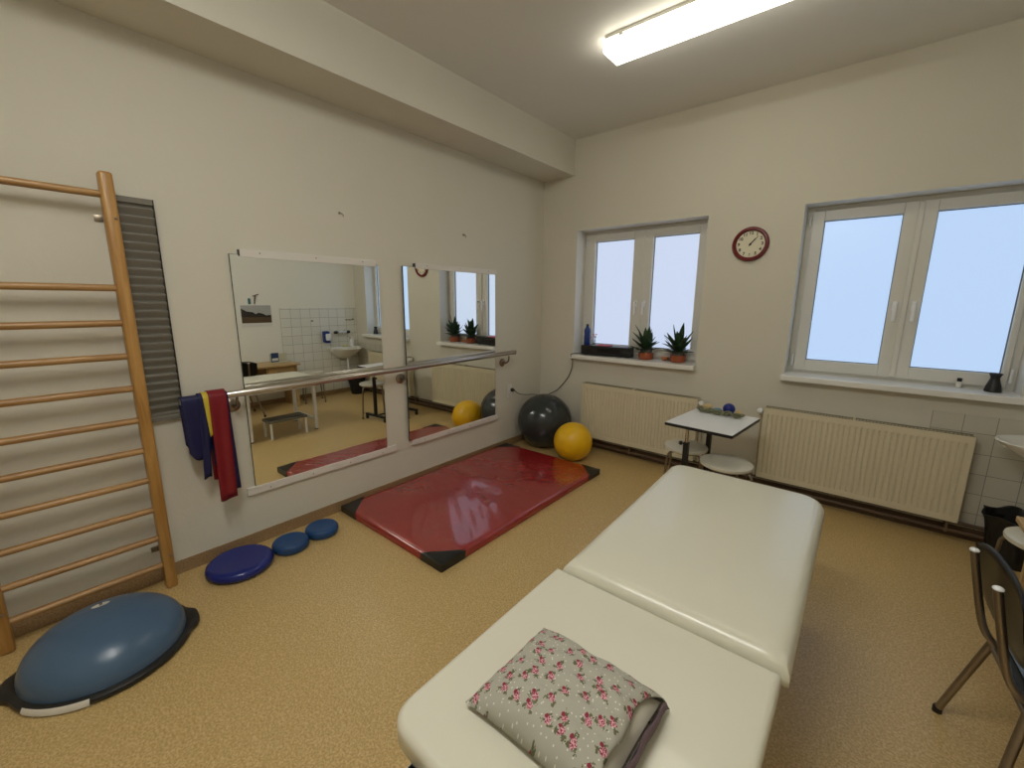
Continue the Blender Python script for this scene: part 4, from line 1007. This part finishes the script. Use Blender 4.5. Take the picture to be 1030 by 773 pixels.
o = obj('wall_ornament', bm, M['brown'], None, True); tag(o, 'small brown twig shaped ornament above the calendar', 'ornament')

# ================================================================== CHAIR
t = thing('chair', 'black shell backed chair with bent steel tube frame in front of the desk', 'chair', (3.45, 1.95, 0))
CY = 1.928; SZc = 0.43
for s, y_ in ((1, CY+0.125), (-1, CY-0.125)):
    bm = BM(); tube(bm, [(3.332, y_, 0.765), (3.345, y_, 0.70), (3.372, y_, 0.575), (3.392, y_, 0.50), (3.418, y_, 0.455), (3.46, y_, 0.425), (3.55, y_, 0.412), (3.72, y_, 0.412)], 0.0115, 14, 5); bt = obj('back_tube', bm, M['satin'], t, True)
    bm = BM(); sphere(bm, (3.332, y_, 0.768), 0.0135, (1, 1, 0.6), 14, 8); obj('tube_cap', bm, M['white'], bt, True)
for s in (1, -1):
    for (xa, xf) in ((3.435, 3.368), (3.77, 3.83)):
        bm = BM(); tube(bm, [(xa, CY+s*0.165, 0.425), (xf, CY+s*0.262, 0.012)], 0.0125, 14); lg = obj('leg', bm, M['satin'], t, True)
        bm = BM(); lathe(bm, [(0.0155, 0), (0.0155, 0.022), (0.012, 0.028)], (xf, CY+s*0.262, 0), 12); obj('foot_cap', bm, M['black'], lg, True)
for xa in (3.435, 3.77):
    bm = BM(); tube(bm, [(xa, CY-0.170, 0.418), (xa, CY+0.170, 0.418)], 0.0115, 12); obj('seat_rail', bm, M['satin'], t, True)
# curved back shell
bm = BM(); nu, nv = 20, 8; G = []
for j in range(nv+1):
    v_ = j/nv; row = []
    for i in range(nu+1):
        s = 2*i/nu-1; z = 0.545+0.245*v_-(0.035*abs(s)**4*v_ if v_ > 0.5 else -0.06*abs(s)**3*(1-v_*2)); x = 3.412-0.034*v_
        x += -0.016*s*s
        row.append(bm.verts.new((x, CY+0.232*s, z)))
    G.append(row)
for j in range(nv):
    for i in range(nu): bm.faces.new((G[j][i], G[j][i+1], G[j+1][i+1], G[j+1][i]))
bk = obj('back_shell', bm, M['blackgloss'], t, 80); md = bk.modifiers.new('s', 'SOLIDIFY'); md.thickness = 0.009; md.offset = 0
bm = BM(); pad(bm, [(3.43, CY-0.19, 0.08), (3.83, CY-0.205, 0.05), (3.83, CY+0.205, 0.05), (3.43, CY+0.19, 0.08)], 0.428, 0.450, 0.010, 0.006); obj('seat', bm, M['blackgloss'], t, 60)
bm = BM(); pad(bm, [(3.455, CY-0.165, 0.06), (3.81, CY-0.18, 0.04), (3.81, CY+0.18, 0.04), (3.455, CY+0.165, 0.06)], 0.4505, 0.462, 0.008, 0.003); sc = obj('seat_cover', bm, M['seatcover'], t, 60)
for (a, c2) in ((3.50, CY-0.06), (3.60, CY+0.03), (3.52, CY+0.05), (3.63, CY-0.10)):
    bm = BM(); box(bm, (a, c2, 0.4615), (a+0.07, c2+0.06, 0.4628)); obj('cover_patch', bm, M['patch'], sc)

t.rotation_euler = (0, 0, math.radians(4)); t.location.x += 0.008

# ================================================================== STEP STOOL UNDER THE TABLE
t = thing('step_stool', 'low white step stool with dark rubber top under the treatment table', 'step stool', (2.32, 2.04, 0))
bm = BM(); pad(bm, [(2.205, 1.815, 0.03), (2.435, 1.815, 0.03), (2.435, 2.265, 0.03), (2.205, 2.265, 0.03)], 0.195, 0.222, 0.008, 0.004); obj('step_top', bm, M['stepgrey'], t, 60)
bm = BM(); pad(bm, [(2.24, 1.85, 0.02), (2.40, 1.85, 0.02), (2.40, 2.23, 0.02), (2.24, 2.23, 0.02)], 0.2215, 0.227, 0.002, 0.001); obj('rubber_tread', bm, M['mat_black'], t, 60)
for xx, yy in ((2.225, 1.84), (2.415, 1.84), (2.225, 2.24), (2.415, 2.24)):
    bm = BM(); tube(bm, [(xx, yy, 0.195), (xx, yy, 0.0)], 0.014, 12); obj('leg', bm, M['white'], t, True)

# housekeeping
for o in LOCALS:
    if '_local' in o: del o['_local']
